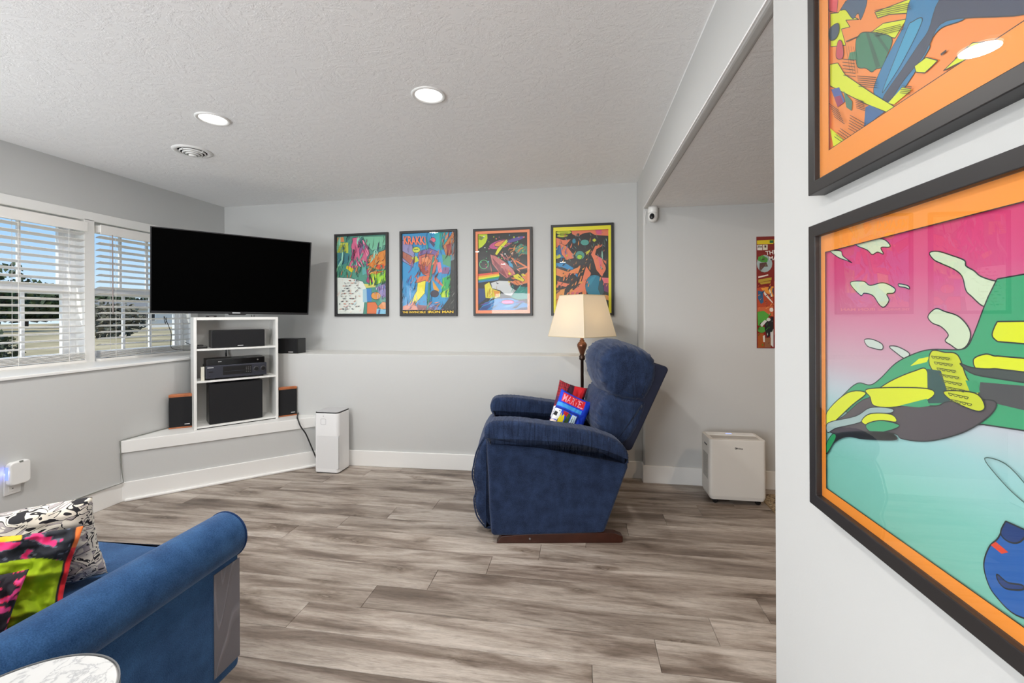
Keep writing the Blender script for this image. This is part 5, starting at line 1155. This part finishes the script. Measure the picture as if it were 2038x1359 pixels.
def framed(label, origin, rz, W, H, face, depth, pr, group=None, cat='picture', shapes_m=False):
    t = empty('framed_poster', label, cat, origin, rz)
    o_ = [(0, 0), (W, 0), (W, H), (0, H)]; i_ = [(face, face), (W-face, face), (W-face, H-face), (face, H-face)]
    v = []; prof = ((0, o_, 0), (-depth, o_, 0), (-depth, i_, 0), (-depth*.45, i_, 0))
    for (y, q, _) in prof: v += [(a, y, b) for a, b in q]
    f = []
    for L_ in range(3):
        for i in range(4): f.append((L_*4+i, L_*4+(i+1) % 4, (L_+1)*4+(i+1) % 4, (L_+1)*4+i))
    mb = MB().add(v, f); mb.box(.002, W-.002, -.004, 0, .002, H-.002)
    mb.build('frame', M_FRAME, t, bevel=.0015)
    if shapes_m: fn = lambda a, b, d: (a, -depth*.5-d, b)
    else: fn = lambda a, b, d: (face+a*(W-2*face), -depth*.36-d, face+b*(H-2*face))
    pr.build('print', M_INK, fn, t)
    MB().box(face, W-face, -depth*.84, -depth*.84+.0015, face, H-face).build('glass', M_GLASS2 if shapes_m else M_GLASS, t)
    return t
dark = ['1E1E20', '262428', '30282C']
rg = random.Random(5)
def cpoly(pr, key, outline=None, k=.004):
    for c, pts in ART[key]:
        pr.poly(c, pts)
        if outline and len(pts) > 4: pr.outline(outline, pts, k)
pr = Print(); cpoly(pr, 'p1', '2A3C46', .006)
clutter(pr, rg, 40, ['1E2828', '28323C'], 0, 1, .45, 1, .05, .14, 1.2, .07)
clutter(pr, rg, 60, ['78BEA0', '3C7878', '5A9696', 'A0DCC8', '284650'], 0, .98, .62, 1, .06, .2, 1.1)
clutter(pr, rg, 40, ['3C7864', '78B48C', '285A50', 'C87850'], 0, .98, .47, .62, .05, .14, 1.3)
clutter(pr, rg, 40, ['E68C32', 'F0AA50', 'B4501E', 'DC6E28', '5A3C28'], .62, 1, .5, .78, .04, .12, .6)
clutter(pr, rg, 26, ['DC6E96', 'B44678', 'F08CAA', '7A3C64'], .30, .66, .60, .94, .05, .16, 2.0)
for i in range(12):
    y = .06+.033*i; clutter(pr, rg, 7, ['3C3C46', '50505A', 'C88C78'], .05, .5, y, y+.014, .03, .07, .1, .3)
clutter(pr, rg, 24, ['E6B4A0', 'B4D2DC', '64646E', 'D29696'], 0, .5, .02, .45, .03, .1, .9, .12)
clutter(pr, rg, 24, ['A0DC32', '2D6E46', 'E6E650', '1E3C32'], .66, 1, .36, .52, .04, .12, 1.5)
clutter(pr, rg, 20, ['8C78B4', '5A4682', 'C8B4DC', '3C82C8'], .74, 1, .18, .38, .03, .1, 1.5)
for i in range(5): pr.rect('6E7828', .03, .80+.018*i, .20, .804+.018*i)
framed('framed comic print in jungle greens with pink mass, leftmost of four on the back wall', (-2.372, yb(-2.372), 1.293), R(-2.09), .563, .803, .022, .026, pr)
pr = Print(); cpoly(pr, 'p2', '1E2832', .006)
clutter(pr, rg, 24, ['1E78BE', '50B4E6', '3C50A0', '8CB4E6'], 0, .35, .1, .5, .05, .2, 1.4, .12)
clutter(pr, rg, 50, ['D26450', 'A03C32', 'E68C5A', '5A2828', 'E6783C', '785AA0'], .12, .7, .38, .78, .04, .13, 1.0)
clutter(pr, rg, 30, ['28B464', '1E8C46', 'A0DC32', '145A32'], .72, .92, .2, .45, .04, .12, 1.2)
clutter(pr, rg, 30, ['C8783C', '8C3C28', '5A2828', 'E6A078'], .76, 1, .70, 1, .04, .13, 1.3)
clutter(pr, rg, 24, ['6E6E64', '46463C', 'A0A096', '1E1E1C'], .82, 1, .05, .4, .04, .12, .9, .08)
clutter(pr, rg, 30, ['E69682', '783C46', '785078', 'B4785A', '7896D2'], .0, .8, .045, .16, .03, .12, .5)
clutter(pr, rg, 20, ['1EA0BE', '1478B4', '2DB48C'], .45, .85, .78, 1, .05, .2, 1.57, .08)
clutter(pr, rg, 60, ['1E1E28', '281E28'], 0, .95, .1, .85, .04, .12, 1.3, .09)
pr.text('KRAKK!', .03, .865, .44, .105, 'F07850', rot=-.04, bold=.03, shear=-.2)
pr.rect('1E1410', 0, 0, 1, .045); pr.text('THE INVINCIBLE', .01, .008, .45, .026, 'F0C832', bold=.02); pr.text('IRON MAN', .50, .008, .48, .030, 'F0C832', bold=.03)
framed('framed blue comic print with orange lettering, second from left on the back wall', (-1.688, yb(-1.688), 1.293), R(-2.09), .565, .803, .022, .026, pr)
pr = Print(); cpoly(pr, 'p3', '1A1A1E', .006)
m0, m1 = .05, .95
for i in range(60):
    x, y, r_ = rg.uniform(.1, .9), rg.uniform(.55, .95), rg.uniform(.004, .014)
    if rg.random() < .8: pr.poly(rg.choice(['C8DC1E', 'E6785A', '5AA0C8', 'E6E6E6', '50B478', 'C85A8C']), [(x+r_*math.cos(k), y+r_*.7*math.sin(k)) for k in (0, .8, 1.6, 2.4, 3.2, 4, 4.8, 5.5)])
clutter(pr, rg, 40, ['4B8C78', 'C87850', '8C3C28', '2D5A50', 'E6A050', 'E6783C'], .60, m1-.02, .62, .86, .03, .10, .5)
clutter(pr, rg, 34, ['E6823C', 'E6D71E', '281E1E', 'A04628', 'E69682'], .60, m1-.02, .34, .56, .04, .11, -.6)
clutter(pr, rg, 20, ['8C3C46', 'E6A096', 'B4505A'], .28, .66, .48, .72, .06, .16, -.8, .1)
clutter(pr, rg, 18, ['1E3C78', '64B4E6', '14235A', '5A3C96'], .05, .94, .06, .2, .08, .25, .25, .08)
clutter(pr, rg, 14, ['E6A01E', 'B48214', 'F0F08C'], .16, .44, .2, .33, .05, .13, 1.1, .1)
clutter(pr, rg, 12, ['1E5A5A', '50B4A0', '143C46'], .64, .94, .18, .34, .05, .12, .9, .12)
for a in ((0, 0, 1, .038), (0, .968, 1, 1), (0, 0, .045, 1), (.955, 0, 1, 1)): pr.rect('F08C5F', *a)
framed('framed cosmic comic print with salmon border and rainbow bands, third from left', (-.966, yb(-.966), 1.293), R(-2.09), .546, .793, .022, .026, pr)
pr = Print(); cpoly(pr, 'p4', '1A1618', .005)
clutter(pr, rg, 50, ['3C5A50', '8C96A0', '2D2832', '50A096', '1E1A1E', '6E8C78'], .1, .93, .6, .93, .02, .07, 2.2, .2)
clutter(pr, rg, 60, ['EB8C50', 'E69646', '2A2426', '6E3228', 'EB7D5A'], .05, .55, .12, .55, .03, .09, .6, .35)
clutter(pr, rg, 16, ['2864A0', '2D8CC8', 'C8D228'], .05, .25, .6, .78, .03, .09, .8)
clutter(pr, rg, 14, ['96C8B4', '465A50', '2A2426'], .82, .93, .5, .85, .04, .12, 1.9, .2)
clutter(pr, rg, 60, ['1A1618', 'EB7D5A', 'E69646'], .05, .94, .3, .95, .02, .07, .9, .25)
for i in range(3): pr.rect('505A14', .12, .905+.012*i, .26, .909+.012*i)
pr.rect('505A14', .10, .872, .20, .876)
for a in ((0, 0, 1, .030), (0, .955, 1, 1), (0, 0, .042, 1), (.955, 0, 1, 1)): pr.rect('E1D728', *a)
framed('framed dark comic print with yellow border, rightmost on the back wall behind the lamp', (-.254, yb(-.254), 1.292), R(-2.09), .541, .800, .022, .026, pr)
# unframed print in the bay
pr = Print(); pr.rect('7D1414', 0, 0, .55, .83)
for c, pts in ART['p5']: pr.poly(c, [(min(max(a, 0), .55), min(max(b, 0), .83)) for a, b in pts])
pr.rect('7D1414', .118, 0, .55, .83); pr.rect('DCC31E', .118, .78, .55, .805); pr.rect('B44628', .118, .1, .55, .5); clutter(pr, random.Random(3), 160, ['2D5A82', '50A03C', 'E6963C', '1E1E23', 'D2D2CD', 'B44628', '5A1E14', '1E4664'], .14, .54, .02, .52, .03, .12)
pr.text('25¢', .004, .745, .03, .018, '1E1414', bold=.02); pr.text('N', .091, .783, .017, .018, '1E6E3C', bold=.03)
pr.text('THE', .060, .690, .075, .030, 'F0E6E1', rot=.12, bold=.02); pr.text('MAN', .085, .650, .08, .03, 'F0E6E1', rot=.1, bold=.02)
clutter(pr, rg, 26, ['5A1E14', 'E69650', '1E3C5A', 'B45A32', '3C1E14'], .004, .125, .27, .48, .01, .04, .8)
clutter(pr, rg, 20, ['3C8C2D', '1E5A1E', 'D2D2CD', '1E1E23', '64B446'], .004, .125, .02, .26, .01, .035, 1.2)
clutter(pr, rg, 16, ['3C6E32', '6EAA50', '503232'], .012, .08, .56, .68, .01, .03, .5)
t = empty('comic_poster', 'unframed red comic poster on the bay wall, half hidden by the picture wall', 'poster', (1.300, 3.478, 1.045))
MB().box(0, .55, -.003, -.0002, 0, .83).build('paper', simple('poster_paper', (120, 30, 28), .6), t); pr.build('print', M_INK, lambda a, b, d: (a, -.0032-d, b), t)

# the two large prints on the picture wall
W_, FC = .80, .024
def matted(z0, H, key, mat_c, ml, mb_, mt, bgf, label, extra=None):
    pr = Print(); bgf(pr)
    ol = '20282A'
    for c, pts in ART[key]:
        if len(pts) > 4 and (key == 'low' or c not in ('DCE614', 'E6505A')):
            pts = crom(pts, len(pts)*5)
        if key == 'low': pts = [(a+(.14 if a > .385 and b > .15 else 0), b) for a, b in pts]
        pr.poly(c, pts)
        if len(pts) > 4: pr.outline(ol, pts, .0016 if key == 'low' else .0012)
    if extra: extra(pr)
    x0, x1, y0, y1 = FC-.004, W_-FC+.004, FC-.004, H-FC+.004
    for q in ((x0, y0, x1, mb_), (x0, H-mt, x1, y1), (x0, y0, ml, y1), (W_-ml, y0, x1, y1)): pr.rect(mat_c, *q)
    e_ = .0012
    for q in ((ml, mb_, W_-ml, mb_+e_), (ml, H-mt-e_, W_-ml, H-mt), (ml, mb_, ml+e_, H-mt), (W_-ml-e_, mb_, W_-ml, H-mt)): pr.rect('1E1A18', *q)
    return framed(label, (XR, .957, z0), R(-90), W_, H, FC, .030, pr, shapes_m=True)
def bg_low(pr):
    st = [(.555, 'C81E5A'), (.50, 'D2306E'), (.44, 'D24B82'), (.36, 'CD82A0'), (.29, 'C8AAB9'), (.245, 'BEC8D2'), (.20, '9CCDD0'), (.12, '82C8BC'), (0, '78BEAA')]
    for (b1, c1), (b0, c0) in zip(st, st[1:]): pr.poly(c1, [(0, b0), (W_, b0), (W_, b1), (0, b1)], grad=[lin(c0), lin(c0), lin(c1), lin(c1)])
def ex_low(pr):
    for j in range(8):
        for i in range(4):
            x, y = .296+.0075*i+.0045*j, .323-.0075*j
            if i or j: pr.k -= 1
            pr.outline('5A6414', [(x+.0035*math.cos(k), y+.0035*math.sin(k)) for k in (3.3, 4.2, 5.2, 6.1)], .0009)
    pr.outline('3C5A55', crom([(.370, .21), (.385, .195), (.41, .180), (.44, .172), (.42, .195), (.395, .212)], 24), .0012)
def bg_up(pr): pr.rect('F58C3C', 0, 0, W_, .55)
matted(.920, .555, 'low', 'FA9632', .038, .0434, .056, bg_low, 'large framed print with pink sky and green shape, lower of two on the right wall', ex_low)
matted(1.537, .555, 'up', 'FA9632', .0548, .0715, .06, bg_up, 'large framed orange comic print, upper of two on the right wall, cut by the frame')
